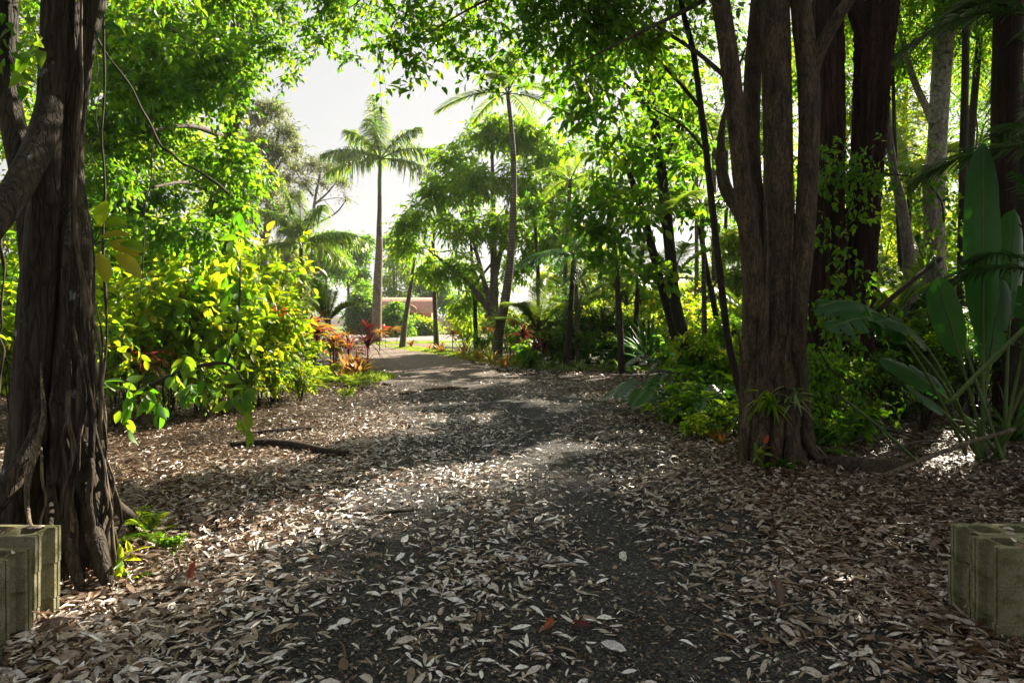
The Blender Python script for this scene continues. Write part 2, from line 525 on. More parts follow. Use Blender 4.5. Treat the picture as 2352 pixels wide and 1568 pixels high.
M['log_bark'] = bark_mat('log_bark', (.015, .010, .007), (.055, .04, .028), 12, .3, .9, None, .9)
M['edging'] = bark_mat('edging', (.03, .022, .016), (.085, .06, .04), 8, .5, .6, (.035, .05, .02), .9, 4, .55)
M['soil'] = plain_mat('soil', (.012, .008, .005), (.045, .03, .018), 3.5, .9, .8, .02)
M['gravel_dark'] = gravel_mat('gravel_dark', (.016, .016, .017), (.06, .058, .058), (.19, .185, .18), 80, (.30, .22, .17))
M['gravel_pale'] = gravel_mat('gravel_pale', (.16, .14, .13), (.28, .25, .235), (.4, .37, .35), 40)
M['lawn'] = plain_mat('lawn', (.05, .085, .016), (.13, .15, .03), 1.2, .9, .8, .03)
M['concrete'] = concrete_mat('concrete', (.06, .065, .024), (.19, .18, .10), (.30, .28, .21))
M['terracotta'] = plain_mat('terracotta', (.46, .23, .16), (.60, .36, .29), 3, .8, .3)
M['wall_pink'] = plain_mat('wall_pink', (.42, .20, .13), (.52, .27, .18), 2, .85, .2)
M['dark_inside'] = plain_mat('dark_inside', (.02, .016, .012), (.04, .03, .02), 2, .9, .1)
M['fence_pale'] = plain_mat('fence_pale', (.40, .38, .36), (.52, .50, .48), 2, .7, .2)
M['render_cream'] = plain_mat('render_cream', (.40, .32, .22), (.50, .41, .29), 1.5, .85, .2)
M['roof_grey'] = plain_mat('roof_grey', (.22, .21, .21), (.32, .31, .31), 2, .6, .2)
M['glass_dark'] = plain_mat('glass_dark', (.02, .025, .03), (.03, .035, .04), 1, .08, 0, .01, .6)

# ================================================================== THE SETTING
def pxstem(pts, Y):
    path = [at(p[0], p[1], Y + (p[3] if len(p) > 3 else 0)) for p in pts]
    rad = [p[2] * .5 / F * (Y + (p[3] if len(p) > 3 else 0)) * .94 / math.hypot(1, (p[0] - CX) / F) for p in pts]
    return path, rad


def sheet(name, mat, z, poly_rows, kind='structure'):
    """a ground sheet between two edges: rows of (xl, xr, y)"""
    mb = MB()
    v, q = [], []
    k = 9
    for xl, xr, y in poly_rows:
        for j in range(k):
            v.append((xl + (xr - xl) * j / (k - 1), y, z))
    for i in range(len(poly_rows) - 1):
        for j in range(k - 1):
            a = i * k + j
            q.append((a, a + 1, a + k + 1, a + k))
    mb.add(v, None, q)
    return tag(mb.build(name, mat), kind=kind)


gm = MB()
xs = np.concatenate([[-600, -200, -80, -40], np.linspace(-20, 20, 41), [40, 80, 200, 600]])
ys = np.concatenate([[-60, -20], np.linspace(-4, 40, 45), [50, 70, 100, 200, 400, 900]])
gv = np.array([(x, y, .03 * math.sin(x * 1.7 + y * .6) * math.sin(y * 1.1 - x * .4) if abs(x) < 19 and 3 < y < 34 else 0.0) for y in ys for x in xs])
gv[:, 2] -= .04
nx = len(xs)
gq = [(i * nx + j, i * nx + j + 1, (i + 1) * nx + j + 1, (i + 1) * nx + j) for i in range(len(ys) - 1) for j in range(nx - 1)]
gm.add(gv, None, gq)
tag(gm.build('ground', M['soil']), kind='structure')

# the driveway: from the viewer, bending left past the grass and out to the sunny yard
DW = [(-1.9, 2.2, -3), (-1.7, 2.0, 2.5), (-1.6, 1.9, 5), (-1.5, 1.9, 8), (-1.7, 1.9, 11), (-2.3, 1.3, 14), (-3.4, .5, 17), (-4.3, -.5, 20), (-5.2, -1.6, 24), (-6.3, -2.6, 29), (-7.6, -3.6, 34), (-9.0, -4.4, 39), (-10, -4.6, 43)]
dwa = np.array(DW)
yy = np.linspace(-3, 43, 140)
wob = lambda y, s: .12 * np.sin(y * 2.1 + s) + .07 * np.sin(y * 5.3 + 2 * s)
rows = [(np.interp(y, dwa[:, 2], dwa[:, 0]) + wob(y, 0), np.interp(y, dwa[:, 2], dwa[:, 1]) + wob(y, 1.7), y) for y in yy]
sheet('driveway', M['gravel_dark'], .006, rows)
sheet('gravel_yard', M['gravel_pale'], .002, [(-13.5, -2.5, 37.5), (-14, 5, 40), (-15, 8, 44), (-16, 9, 50), (-15, 8, 55)])
sheet('lawn', M['lawn'], -.002, [(-40, 30, 34), (-60, 60, 60), (-90, 90, 95)])


def drive_mid(y):
    return (np.interp(y, dwa[:, 2], dwa[:, 0]) + np.interp(y, dwa[:, 2], dwa[:, 1])) / 2


# ---- fallen leaves
def litter_density(x, y):
    tr = np.interp(y, [2, 3, 4, 5, 6.5, 8.5, 11, 14, 18, 24], [.85, .8, .78, .72, .55, .5, .35, -.4, -2.2, -3.6])
    d = np.ones_like(x)
    d *= 1 - .92 * np.exp(-((x - tr) / .42) ** 2)
    t2 = tr - 1.55
    d *= 1 - .7 * np.exp(-((x - t2) / .32) ** 2) * np.clip((7.5 - y) / 2, 0, 1)
    d *= 1 - .75 * np.exp(-((x - .2) / .95) ** 2) * np.clip((4.6 - y) / 1.2, 0, 1)
    l = np.interp(y, dwa[:, 2], dwa[:, 0]); r = np.interp(y, dwa[:, 2], dwa[:, 1])
    onp = (x > l) & (x < r)
    d *= np.where(onp, .42, 1.0)
    d *= np.where(onp & (y > 17), np.clip(1 - (y - 17) / 9, .12, 1), 1)
    clump = .6 + .4 * np.sin(x * 3.1 + 1.3 * np.sin(y * 2.3)) * np.sin(y * 2.7 + 1.1 * np.sin(x * 1.9))
    return d * np.clip(clump + .2, .25, 1), onp


def litter_rows(bend, curl, fold):
    return rows_tmpl([.2, .5, .78], [.38, .5, .36], fold, bend, curl)


lm = MB()
rg = np.random.default_rng(5)
LT = [litter_rows(.25, 1.6, .05), litter_rows(-.15, .9, .12), litter_rows(.08, -.8, .08), litter_rows(.3, .2, .2), rows_tmpl([.2, .5, .78], [.30, .4, .3], .25, -.12, .3)]
for (y0, y1, dens, near) in ((2.2, 4.2, 3000, 1), (4.2, 7, 2300, 1), (7, 11, 1500, 0), (11, 16, 620, 0), (16, 23, 240, 0)):
    hw = y1 * .8 + .4
    n = int(dens * (y1 - y0) * 2 * hw)
    x = rg.uniform(-hw, hw, n); y = rg.uniform(y0, y1, n)
    d, onp = litter_density(x, y)
    keep = rg.uniform(0, 1, n) < d
    x, y, onp = x[keep], y[keep], onp[keep]
    n = len(x)
    heap = .13 * np.exp(-((x + 2.3) / .55) ** 2 - ((y - 3.0) / .35) ** 2) + .03 * np.exp(-((x - 2.2) / .3) ** 2 - ((y - 3.4) / .4) ** 2)
    z = np.where(onp, .012, .0) + rg.uniform(.002, .035, n) * np.where(onp, .6, 1.2) + heap * rg.uniform(.4, 1, n)
    a = rg.uniform(0, 2 * PI, n)
    tl = np.where(rg.uniform(0, 1, n) < .22, 3.2, 1.0)
    A = np.stack([np.cos(a), np.sin(a), rg.normal(0, .09, n) * tl], -1)
    N = np.stack([rg.normal(0, .26, n) * tl, rg.normal(0, .26, n) * tl, np.where(rg.uniform(0, 1, n) < .8, 1, -1)], -1)
    L = np.clip(rg.lognormal(-2.9, .45, n), .016, .11); W = L * np.clip(rg.normal(.23, .07, n), .1, .42)
    centre = np.exp(-((x + .4) / 2.0) ** 2)  # weathered leaves paler in the middle, with sky sheen put into their colour
    rn = np.clip(rg.beta(1.1, 1.7, n) * .78 + .72 * centre * rg.uniform(.05, 1.2, n), 0, 1)
    lift = np.abs(A[:, 2]) * L * .5
    P = np.stack([x, y, z + lift + .006], -1)
    k = rg.integers(0, 5, n)
    for i in range(5):
        s = k == i
        leaves(lm, P[s], A[s], N[s], L[s], W[s] * (1.3 if i == 4 else 1), LT[i] if near else T_MID, 0, rn[s])
# a few leaves caught on top of the blocks
for (x0, x1, y0, y1, zt) in ((2.39, 2.75, 3.35, 3.7, .487), (-2.66, -2.3, 3.05, 3.22, .517), (-2.8, -2.47, 3.52, 3.68, .487)):
    n = 9
    a = rg.uniform(0, 2 * PI, n)
    leaves(lm, np.stack([rg.uniform(x0, x1, n), rg.uniform(y0, y1, n), np.full(n, zt)], -1), np.stack([np.cos(a), np.sin(a), rg.uniform(0, .25, n)], -1), np.stack([rg.normal(0, .2, n), rg.normal(0, .2, n), np.ones(n)], -1), rg.uniform(.03, .08, n), rg.uniform(.012, .025, n), LT[0], 0, rg.uniform(.1, .8, n))
# crumbs and broken bits
n = 52000
y = 2.3 + 9.5 * rg.uniform(0, 1, n) ** 1.6; x = rg.uniform(-1, 1, n) * (y * .8 + .3); a = rg.uniform(0, 2 * PI, n)
A = np.stack([np.cos(a), np.sin(a), rg.normal(0, .3, n)], -1); N = np.stack([rg.normal(0, .5, n), rg.normal(0, .5, n), np.ones(n)], -1)
L = rg.uniform(.008, .032, n)
leaves(lm, np.stack([x, y, rg.uniform(.012, .024, n)], -1), A, N, L, L * rg.uniform(.2, .8, n), T_SMALL, 0, np.clip(rg.beta(1.0, 2.6, n), 0, 1))
# thin fallen twigs in the litter
n = 1500
x = rg.uniform(-5, 5.5, n); y = rg.uniform(2.4, 11, n); a = rg.uniform(0, PI, n); l = rg.uniform(.06, .32, n)
d = np.stack([np.cos(a), np.sin(a), rg.normal(0, .05, n)], -1)
p0 = np.stack([x, y, np.full(n, .035)], -1)
bend = rg.normal(0, .06, (n, 3)) * [1, 1, .1]
C = np.stack([p0 - d * l[:, None] * .5, p0 + bend * l[:, None] * 2, p0 + d * l[:, None] * .5], 1)
twigs(lm, C, rg.uniform(.0015, .005, n), 1)
tag(lm.build('leaf_litter', [M['litter'], M['twig']]), 'fallen grey and brown leaves covering the drive and the ground', 'leaf litter', kind='stuff')

# ---- grass: the tuft by the bend and the verge under the right bed
gr = MB()


def grass_patch(cx, cy, rx, ry, n, h, rot=0.0):
    a = rg.uniform(0, 2 * PI, n); r = np.sqrt(rg.uniform(0, 1, n))
    x = r * np.cos(a) * rx; y = r * np.sin(a) * ry
    c, s = math.cos(rot), math.sin(rot)
    P = np.stack([cx + c * x - s * y, cy + s * x + c * y, np.zeros(n) - .01], -1)
    b = rg.uniform(0, 2 * PI, n); t = rg.uniform(.1, .7, n)
    D = np.stack([np.cos(b) * t, np.sin(b) * t, np.ones(n)], -1)
    hh = h * rg.uniform(.5, 1.2, n) * (1 - .5 * r)
    ribbons(gr, P, D, hh, np.full(n, .012) * (1 + cy / 25), rg.uniform(.15, .6, n), 4, mat=0, rnd=rg.uniform(0, 1, n))


g = gnd(832, 876); grass_patch(g[0] - .35, g[1] + .8, 1.0, 1.3, 5200, .34)
grass_patch(-4.9, 19.6, .7, 2.4, 2000, .3)
for i in range(16):                                            # verge from the yard round to the right bed
    t = i / 15
    px = np.interp(t, [0, .3, .6, 1], [905, 1060, 1230, 1440]); py = np.interp(t, [0, .3, .6, 1], [797, 818, 846, 851])
    g = gnd(px, py); grass_patch(g[0] + .2, g[1] + .5, 1.1, .75, 1500, .13 + .05 * (i % 3))
for i in range(10):
    g = gx(860 + i * 30, 37.5 + i * .3); grass_patch(g[0], g[1], 1.2, .7, 700, .25)
for (px, py, n) in ((560, 880, 160), (690, 885, 260), (640, 905, 120), (745, 880, 200)):
    g = gnd(px, py); grass_patch(g[0], g[1], .5, .5, n, .16)
tag(gr.build('grass', M['grass']), 'short green grass along the bend of the drive', 'grass', kind='stuff')


# ================================================================== THE STRANGLER FIG (left)
FY = 4.35
fb = gx(135, FY)
fig = thing('strangler_fig', 'dark strangler fig of twisted stems and hanging roots beside the left block stack', 'tree', fb)
fr = np.random.default_rng(21)


def part_tube(name, mat, parent, org, path, rad, seg=14, n=None, **k):
    mb = MB(); tube(mb, path, rad, seg, n, **k)
    return mb.build(name, mat, parent, org)


def px_part(name, mat, parent, org, pts, Y, **k):
    p, r = pxstem(pts, Y)
    return part_tube(name, mat, parent, org, p, r, **k)


FB = M['fig_bark']
px_part('stem', FB, fig, fb, [(150, -700, 80, -.1), (132, -150, 66), (128, 0, 68), (120, 200, 70), (108, 400, 84), (94, 600, 98), (84, 800, 112), (78, 1000, 126), (66, 1150, 150), (70, 1290, 200), (70, 1375, 260)], FY, seg=36, n=90, flute=.05, fk=5, lump=.09, rough=.012, rng=fr)
px_part('stem', FB, fig, fb, [(300, -700, 46, .2), (232, -100, 50, .15), (214, 0, 50, .15), (196, 120, 46, .12), (178, 260, 50, .1), (166, 400, 62, .1), (176, 560, 76, .08), (168, 760, 92, .05), (164, 950, 108), (178, 1100, 122), (188, 1250, 150), (186, 1360, 190)], FY, seg=32, n=90, flute=.08, fk=4, lump=.12, rough=.012, rng=fr)
px_part('stem', FB, fig, fb, [(10, -600, 66, .5), (14, 0, 60, .45), (16, 130, 62, .45), (26, 260, 66, .4), (58, 400, 78, .3), (84, 560, 86, .2), (90, 700, 80, .1)], FY, seg=24, n=50, flute=.05, fk=4, rng=fr)
px_part('stem', FB, fig, fb, [(172, -600, 40, .35), (165, 0, 46, .3), (152, 200, 46, .28), (140, 400, 54, .25), (140, 620, 60, .2), (134, 900, 66, .1), (130, 1150, 80, .05), (128, 1350, 110)], FY, seg=24, n=60, flute=.07, fk=4, rng=fr)
px_part('branch', FB, fig, fb, [(120, 60, 30, .05), (122, 180, 60, .02), (104, 300, 80, -.1), (58, 400, 86, -.28), (0, 490, 86, -.5), (-90, 600, 80, -.8), (-220, 700, 70, -1.0)], FY, seg=22, n=40, flute=.04, fk=4, rng=fr)
px_part('branch', FB, fig, fb, [(205, 90, 40, .15), (220, 20, 46, .2), (250, -80, 40, .4), (330, -300, 34, .9)], FY, seg=16, n=24, rng=fr)
# buttress roots that spread over the ground
for pts in ([(96, 880, 24, .0), (84, 1000, 54, -.2), (40, 1080, 66, -.32), (-10, 1150, 66, -.4), (-80, 1230, 60, -.45)],
            [(250, 1090, 26, .0), (262, 1150, 30, .25), (290, 1180, 34, .55), (330, 1210, 26, .8), (390, 1235, 14, 1.1)],
            [(192, 1060, 16, -.0), (205, 1180, 48, -.18), (225, 1260, 44, -.3), (245, 1330, 36, -.35), (270, 1400, 20, -.3)],
            [(112, 1040, 14, .0), (120, 1180, 38, -.26), (118, 1290, 42, -.4), (110, 1400, 40, -.45)],
            [(156, 1040, 14, .0), (160, 1200, 40, -.26), (168, 1290, 36, -.36), (190, 1360, 26, -.4), (215, 1400, 12, -.4)]):
    px_part('buttress_root', FB, fig, fb, pts, FY, seg=14, n=26, flute=.06, fk=3, lump=.12, rng=fr)
# aerial roots draped down the stems
AR = [(196, 480, 262, 1330, 13, .16), (205, 620, 240, 1340, 11, .2), (190, 700, 226, 1370, 16, .24), (215, 760, 276, 1310, 9, .1), (222, 700, 252, 1320, 7, .15),
      (180, 640, 196, 1380, 12, .27), (166, 820, 150, 1390, 16, .3), (178, 900, 172, 1390, 10, .32), (210, 880, 288, 1300, 8, .06), (208, 900, 270, 1345, 7, .18),
      (150, 900, 140, 1380, 12, .33), (120, 860, 112, 1390, 9, .36), (228, 930, 262, 1380, 10, .05), (222, 960, 246, 1375, 12, .2), (200, 1000, 232, 1385, 18, .28),
      (100, 1000, 96, 1400, 8, .42), (60, 1080, 74, 1400, 7, .5)]
for i, (x0, y0, x1, y1, w, dy) in enumerate(AR):
    mid = [(x0 + (x1 - x0) * t + fr.normal(0, 7), y0 + (y1 - y0) * t, w * (.8 + .4 * fr.random()) * min(1, .25 + 5 * t), -dy * min(1, .1 + 6 * t)) for t in np.linspace(0, 1, 9)]
    px_part('aerial_root', M['fig_bark_light'] if i % 3 == 0 else FB, fig, fb, mid, FY, seg=8, n=34, lump=.15, rng=fr)
px_part('aerial_root', M['fig_bark_light'], fig, fb, [(190, -200, 8, -.12), (186, 60, 8, -.12), (188, 200, 9, -.12), (180, 300, 9, -.16), (172, 430, 10, -.2), (176, 560, 13, -.2), (194, 660, 17, -.2), (206, 780, 26, -.15), (214, 860, 34, -.1), (214, 900, 26, -.1), (204, 980, 15, -.14)], FY, seg=10, n=60, lump=.12, rng=fr)
px_part('aerial_root', M['fig_bark_light'], fig, fb, [(92, 800, 4, .0), (96, 880, 9, -.2), (100, 960, 16, -.32), (80, 1040, 20, -.4), (62, 1120, 16, -.48), (66, 1190, 12, -.55), (80, 1230, 9, -.62), (76, 1300, 8, -.62), (66, 1400, 6, -.6)], FY, seg=10, n=50, lump=.1, rng=fr)
px_part('aerial_root', M['fig_bark_light'], fig, fb, [(204, 690, 6, -.0), (198, 770, 18, -.16), (188, 860, 26, -.2), (184, 940, 24, -.22), (182, 1010, 14, -.22)], FY, seg=10, n=20, rng=fr)
px_part('aerial_root', FB, fig, fb, [(160, 470, 6, .0), (155, 560, 18, -.18), (150, 640, 22, -.24), (150, 760, 18, -.26), (158, 880, 14, -.26), (150, 1000, 18, -.28), (158, 1120, 20, -.3), (140, 1300, 24, -.34)], FY, seg=10, n=40, lump=.12, rng=fr)
# the fig's own leaves: overhead out of frame, a few hanging into it
mb = MB()
cl = [(*at(-150, -350, 4.6), 1.3), (*at(250, -420, 5.4), 1.5), (*at(650, -420, 5.2), 1.3), (*at(-500, 100, 4.8), .9), (*at(120, -600, 3.8), 1.4), (*at(0, -700, 6), 1.5)]
crown(mb, cl, 1500, 6, .11, .06, T_HEART, .4, rng=fr)
sp = np.array([at(30, 60, 4.1), at(60, 10, 4.0), at(20, 110, 4.1), at(100, 70, 4.0), at(5, 150, 4.2), at(0, 20, 4)])
sprays(mb, sp, fr.normal(0, .4, (6, 3)) - UP * .6, .25, 5, .10, .06, T_HEART, .2, .5, fr, .003)
mb.build('crown', [M['leaf_green'], M['twig']], fig, fb)
# ... big soft leaves growing out of its right side
bl = thing('climbing_plant', 'large pale green lobed leaves sprouting from the side of the strangler fig', 'plant', at(215, 560, 4.2))
mb = MB(); o = at(215, 560, 4.2)
pp = [(250, 515), (262, 560), (275, 590), (230, 590), (240, 545), (285, 560), (232, 510)]
P = np.array([at(x, y, 4.15) for x, y in pp])
A = np.array([(1, -.2, .1), (1, 0, -.35), (.8, .1, -.7), (.3, 0, -.9), (1, .2, .3), (1, -.1, -.2), (.2, -.2, .9)])
leaves(mb, P - nrm(A) * .03, A, np.array([0, -.7, .7]) + fr.normal(0, .25, (7, 3)), fr.uniform(.13, .2, 7), fr.uniform(.08, .11, 7), T_BIG, 0, fr.uniform(.4, 1, 7))
mb.build('foliage', M['leaf_lime'], bl, o)
mb = MB(); twigs(mb, np.stack([np.repeat(o[None], 7, 0), (P + o) / 2 + [0, 0, .02], P], 1), np.full(7, .004), 0); mb.build('stems', M['green_stem'], bl, o)

# ================================================================== THE MANY-STEMMED TREE (right)
TY = 7.7
tb = gx(1790, TY)
mt = thing('multi_stem_tree', 'big brown tree of four fused upright stems beside the right edge of the drive', 'tree', tb)
MBK = M['multi_bark']
px_part('stem', MBK, mt, tb, [(1560, -700, 40, -.6), (1636, -200, 40, -.3), (1656, 0, 44, -.2), (1676, 140, 46, -.2), (1693, 300, 46, -.2), (1709, 450, 48, -.2), (1726, 580, 54, -.15), (1736, 700, 68, -.1), (1732, 850, 66), (1728, 980, 66), (1722, 1075, 60)], TY, seg=28, n=80, flute=.04, fk=4, lump=.06, rough=.01, rng=fr)
px_part('stem', MBK, mt, tb, [(1790, -500, 40, .5), (1745, 0, 42, .4), (1728, 180, 42, .35), (1726, 330, 42, .3), (1738, 480, 40, .2), (1752, 640, 44, .1), (1760, 800, 60)], TY, seg=20, n=50, flute=.05, fk=4, rng=fr)
px_part('stem', MBK, mt, tb, [(1760, -800, 74, .2), (1772, -300, 68, .1), (1778, 0, 72), (1783, 200, 70), (1788, 400, 70), (1789, 560, 74), (1782, 700, 86), (1776, 850, 108), (1778, 980, 124), (1782, 1080, 140)], TY, seg=36, n=90, flute=.055, fk=5, lump=.06, rough=.01, rng=fr)
px_part('stem', MBK, mt, tb, [(1800, -500, 56, -.2), (1838, 0, 50, -.1), (1852, 130, 54, -.1), (1860, 260, 52, -.1), (1856, 420, 50, -.12), (1844, 580, 50, -.14), (1826, 720, 58, -.14), (1826, 860, 64, -.1), (1836, 980, 70), (1848, 1080, 74)], TY, seg=28, n=80, flute=.05, fk=4, lump=.06, rough=.01, rng=fr)
px_part('branch', MBK, mt, tb, [(1856, 190, 40, -.1), (1880, 120, 36, -.15), (1930, 30, 32, -.3), (2010, -90, 28, -.5), (2120, -300, 22, -.9)], TY, seg=14, n=24, rng=fr)
px_part('branch', MBK, mt, tb, [(1735, 560, 50, .2), (1700, 480, 44, .4), (1668, 430, 34, .6), (1656, 350, 22, .8), (1660, 280, 14, .9), (1682, 200, 8, 1.0), (1712, 110, 4, 1.1)], TY, seg=14, n=24, lump=.2, rng=fr)
for pts in ([(1738, 760, 12, .0), (1735, 880, 38, -.15), (1722, 960, 40, -.25), (1712, 1030, 34, -.3), (1700, 1085, 22, -.3)], [(1764, 780, 10, -.05), (1765, 900, 32, -.27), (1752, 990, 34, -.38), (1738, 1060, 34, -.42), (1716, 1100, 22, -.45)],
            [(1808, 740, 12, .0), (1805, 860, 40, -.24), (1812, 960, 46, -.36), (1820, 1070, 46, -.4)], [(1786, 780, 10, -.05), (1790, 900, 28, -.3), (1786, 990, 34, -.42), (1776, 1090, 34, -.45)], [(1845, 950, 36, -.1), (1858, 1030, 36, -.1), (1876, 1085, 28, -.1)],
            [(1762, 600, 8, -.0), (1758, 690, 20, -.24), (1752, 800, 24, -.32), (1744, 930, 26, -.36), (1730, 1060, 24, -.36)]):
    px_part('buttress_root', MBK, mt, tb, pts, TY, seg=14, n=26, flute=.05, fk=3, lump=.1, rng=fr)
for dx, dy, r in ((-.40, -.25, .05), (-.24, -.42, .055), (.08, -.44, .05), (.30, -.36, .05), (.44, -.1, .045)):      # roots flaring into the litter
    part_tube('buttress_root', MBK, mt, tb, [tb + [dx * .35, dy * .35, .75], tb + [dx * .55, dy * .55, .36], tb + [dx * .85, dy * .85, .12], tb + [dx * 1.15, dy * 1.15, .0], tb + [dx * 1.4 + .03, dy * 1.35, -.06]], [.03, r, r * 1.05, r * .8, r * .4], 12, 24, lump=.12, flute=.04, fk=3, rng=fr)
for (x0, y0, x1, y1, w, dy) in ((1762, 300, 1756, 900, 6, .3), (1820, 420, 1815, 880, 6, .25), (1812, 760, 1796, 1080, 9, .42), (1744, 740, 1756, 1080, 7, .4), (1835, 800, 1846, 1085, 8, .25), (1700, 760, 1716, 1090, 6, .2)):
    px_part('aerial_root', MBK, mt, tb, [(x0 + (x1 - x0) * t + fr.normal(0, 4), y0 + (y1 - y0) * t, w, -dy) for t in np.linspace(0, 1, 6)], TY, seg=7, n=26, lump=.15, rng=fr)
# its crown reaches over the drive: thin boughs and leafy sprays, dark against the sky
boughs = [((1690, -60), [(1600, 10, .1), (1500, 60, -.4), (1400, 110, -.8), (1300, 160, -1.0)], 16), ((1680, 190), [(1600, 120, .5), (1480, 40, .8), (1400, -40, 1.0), (1300, -90, 1.2)], 14),
          ((1640, -200), [(1450, -120, -.8), (1250, -60, -1.2), (1080, 20, -1.5), (950, 100, -1.6)], 16), ((1640, -260), [(1400, -160, -1.2), (1150, -110, -2.0), (900, -40, -2.4), (800, 20, -2.4)], 14)]
for (bx, by), rest, w in boughs:
    n_ = len(rest)
    px_part('branch', MBK, mt, tb, [(bx, by, w, -.2)] + [(x, y, w * (1 - (i + 1) / (n_ + .6)), d) for i, (x, y, d) in enumerate(rest)], TY, seg=8, n=26, lump=.1, rng=fr)


def pxc(L):
    return [(*at(x, y, Y), r / F * Y) for x, y, Y, r in L]


mb = MB()
cl = pxc([(900, 100, 7.0, 55), (950, 160, 7.2, 40), (1010, 60, 7.4, 70), (940, 20, 6.6, 70), (1110, 60, 7.4, 80), (1180, 120, 7.6, 70), (1090, 150, 7.4, 50), (1220, 40, 7.4, 90), (1290, 100, 7.4, 80),
          (1300, 10, 7.2, 80), (1380, 60, 7.4, 80), (1140, 190, 7.3, 35), (1330, 150, 7.6, 45), (920, 190, 7, 22), (1060, -60, 7, 120), (1250, -80, 7, 130), (1420, -60, 7.2, 140), (880, -70, 7, 90)])
crown(mb, cl, 600, 7, .105, .056, T_MID, .42, droop=.35, hang=.35, rng=fr, shell=1.7)
cl = pxc([(1480, 30, 8.2, 110), (1580, 60, 8.6, 100), (1640, -40, 8.2, 130), (1500, -160, 8, 200), (1750, -250, 8, 240), (1950, -300, 7.4, 240), (1300, -330, 7, 260), (1050, -380, 6.6, 240), (2150, -250, 7, 200), (1560, 170, 9, 70), (1640, 240, 9, 60), (1680, 330, 9.2, 50), (1700, 120, 9.2, 60), (1560, 300, 9.2, 60), (1480, 220, 9, 60)])
crown(mb, cl, 760, 6, .11, .056, T_MID, .45, droop=.3, hang=.3, rng=fr)
mb.build('crown', [M['leaf_green'], M['twig']], mt, tb)


# ================================================================== slim saplings right of the drive
def sapling(label, stems, Y, basepx, crown_l, n, lL, lW, mat, tm=T_MID, m=6, Ls=.4, group=None, bark='sap_bark', name='sapling_tree', hang=.35, twig=.004, droop=.3):
    b = gx(basepx, Y)
    t = thing(name, label, 'tree', b, group)
    for i, pts in enumerate(stems):
        px_part('trunk' if i == 0 else 'branch', M[bark], t, b, pts, Y, seg=12 if i == 0 else 8, n=50 if i == 0 else 24, lump=.06, rng=fr)
    if crown_l:
        mb = MB()
        crown(mb, pxc(crown_l), n, m, lL, lW, tm, Ls, droop, hang, fr, twig)
        mb.build('crown', [M[mat], M['twig']], t, b)
    return t


gy = lambda py: F * H / (py - HY)
sapling('thin black sapling leaning left in front of the big many stemmed tree', [[(1540, -120, 12, -.5), (1570, 30, 14, -.3), (1592, 120, 14, -.1), (1614, 280, 16), (1632, 440, 17), (1650, 600, 18), (1670, 760, 18), (1690, 860, 20), (1708, 925, 24), (1718, 1030, 26)],
        [(1610, 250, 10), (1560, 190, 9, -.2), (1480, 110, 8, -.4), (1400, 40, 6, -.6), (1340, -60, 4, -.8)], [(1650, 640, 5), (1620, 690, 4, -.1), (1600, 740, 3, -.1)], [(1622, 350, 8), (1570, 290, 6, .2), (1500, 250, 4, .3)]],
        8.4, 1718, [(1400, 20, 7.6, 60), (1480, 90, 7.8, 50), (1550, -60, 8, 80), (1330, -80, 7.4, 70)], 220, .12, .06, 'leaf_green')
sapling('dark slender twin stemmed tree leaning left over the monstera leaves', [[(1420, -60, 12, -.4), (1452, 40, 18, -.3), (1480, 150, 22, -.2), (1500, 260, 22), (1516, 370, 25), (1528, 470, 28), (1540, 580, 29), (1548, 680, 30), (1566, 760, 32), (1590, 850, 36), (1596, 930, 42)],
        [(1594, 880, 32), (1560, 800, 28, .2), (1536, 720, 23, .3), (1510, 620, 21, .3), (1484, 520, 22, .3), (1460, 440, 18, .3), (1440, 380, 14, .3), (1420, 300, 8, .3)],
        [(1524, 360, 20), (1552, 310, 15, .1), (1570, 240, 9, .1), (1600, 150, 5, .1)], [(1500, 260, 14), (1430, 190, 10, -.2), (1340, 130, 7, -.4), (1270, 100, 4, -.5)], [(1530, 400, 10), (1490, 350, 8, -.2), (1440, 330, 5, -.2)]],
        12.4, 1596, [(1330, 180, 11.5, 80), (1400, 250, 11.8, 70), (1330, 260, 11.6, 55), (1450, 130, 12, 80), (1400, 330, 12, 50), (1470, 350, 12.4, 60), (1530, 180, 12.4, 80), (1380, 100, 11.6, 80), (1560, 380, 12.4, 60), (1460, 480, 12, 70), (1380, 520, 11.8, 60), (1330, 480, 11.8, 45), (1420, 590, 11.8, 55), (1370, 440, 12, 50), (1500, 620, 12, 40), (1590, 480, 12.6, 40), (1350, 585, 11.6, 40)],
        560, .18, .09, 'leaf_green', T_BIG, 6, .55)
sapling('slim straight grey sapling between the dark bush and the spiky pandanus', [[(1396, 420, 12, .3), (1404, 500, 12), (1412, 580, 13), (1420, 680, 15), (1424, 760, 16), (1428, 856, 18)], [(1410, 560, 8), (1440, 520, 6), (1470, 500, 4)]],
        19.0, 1428, [(1400, 440, 18.5, 40), (1440, 480, 18.5, 35), (1390, 520, 18.5, 30)], 160, .2, .09, 'leaf_dark')

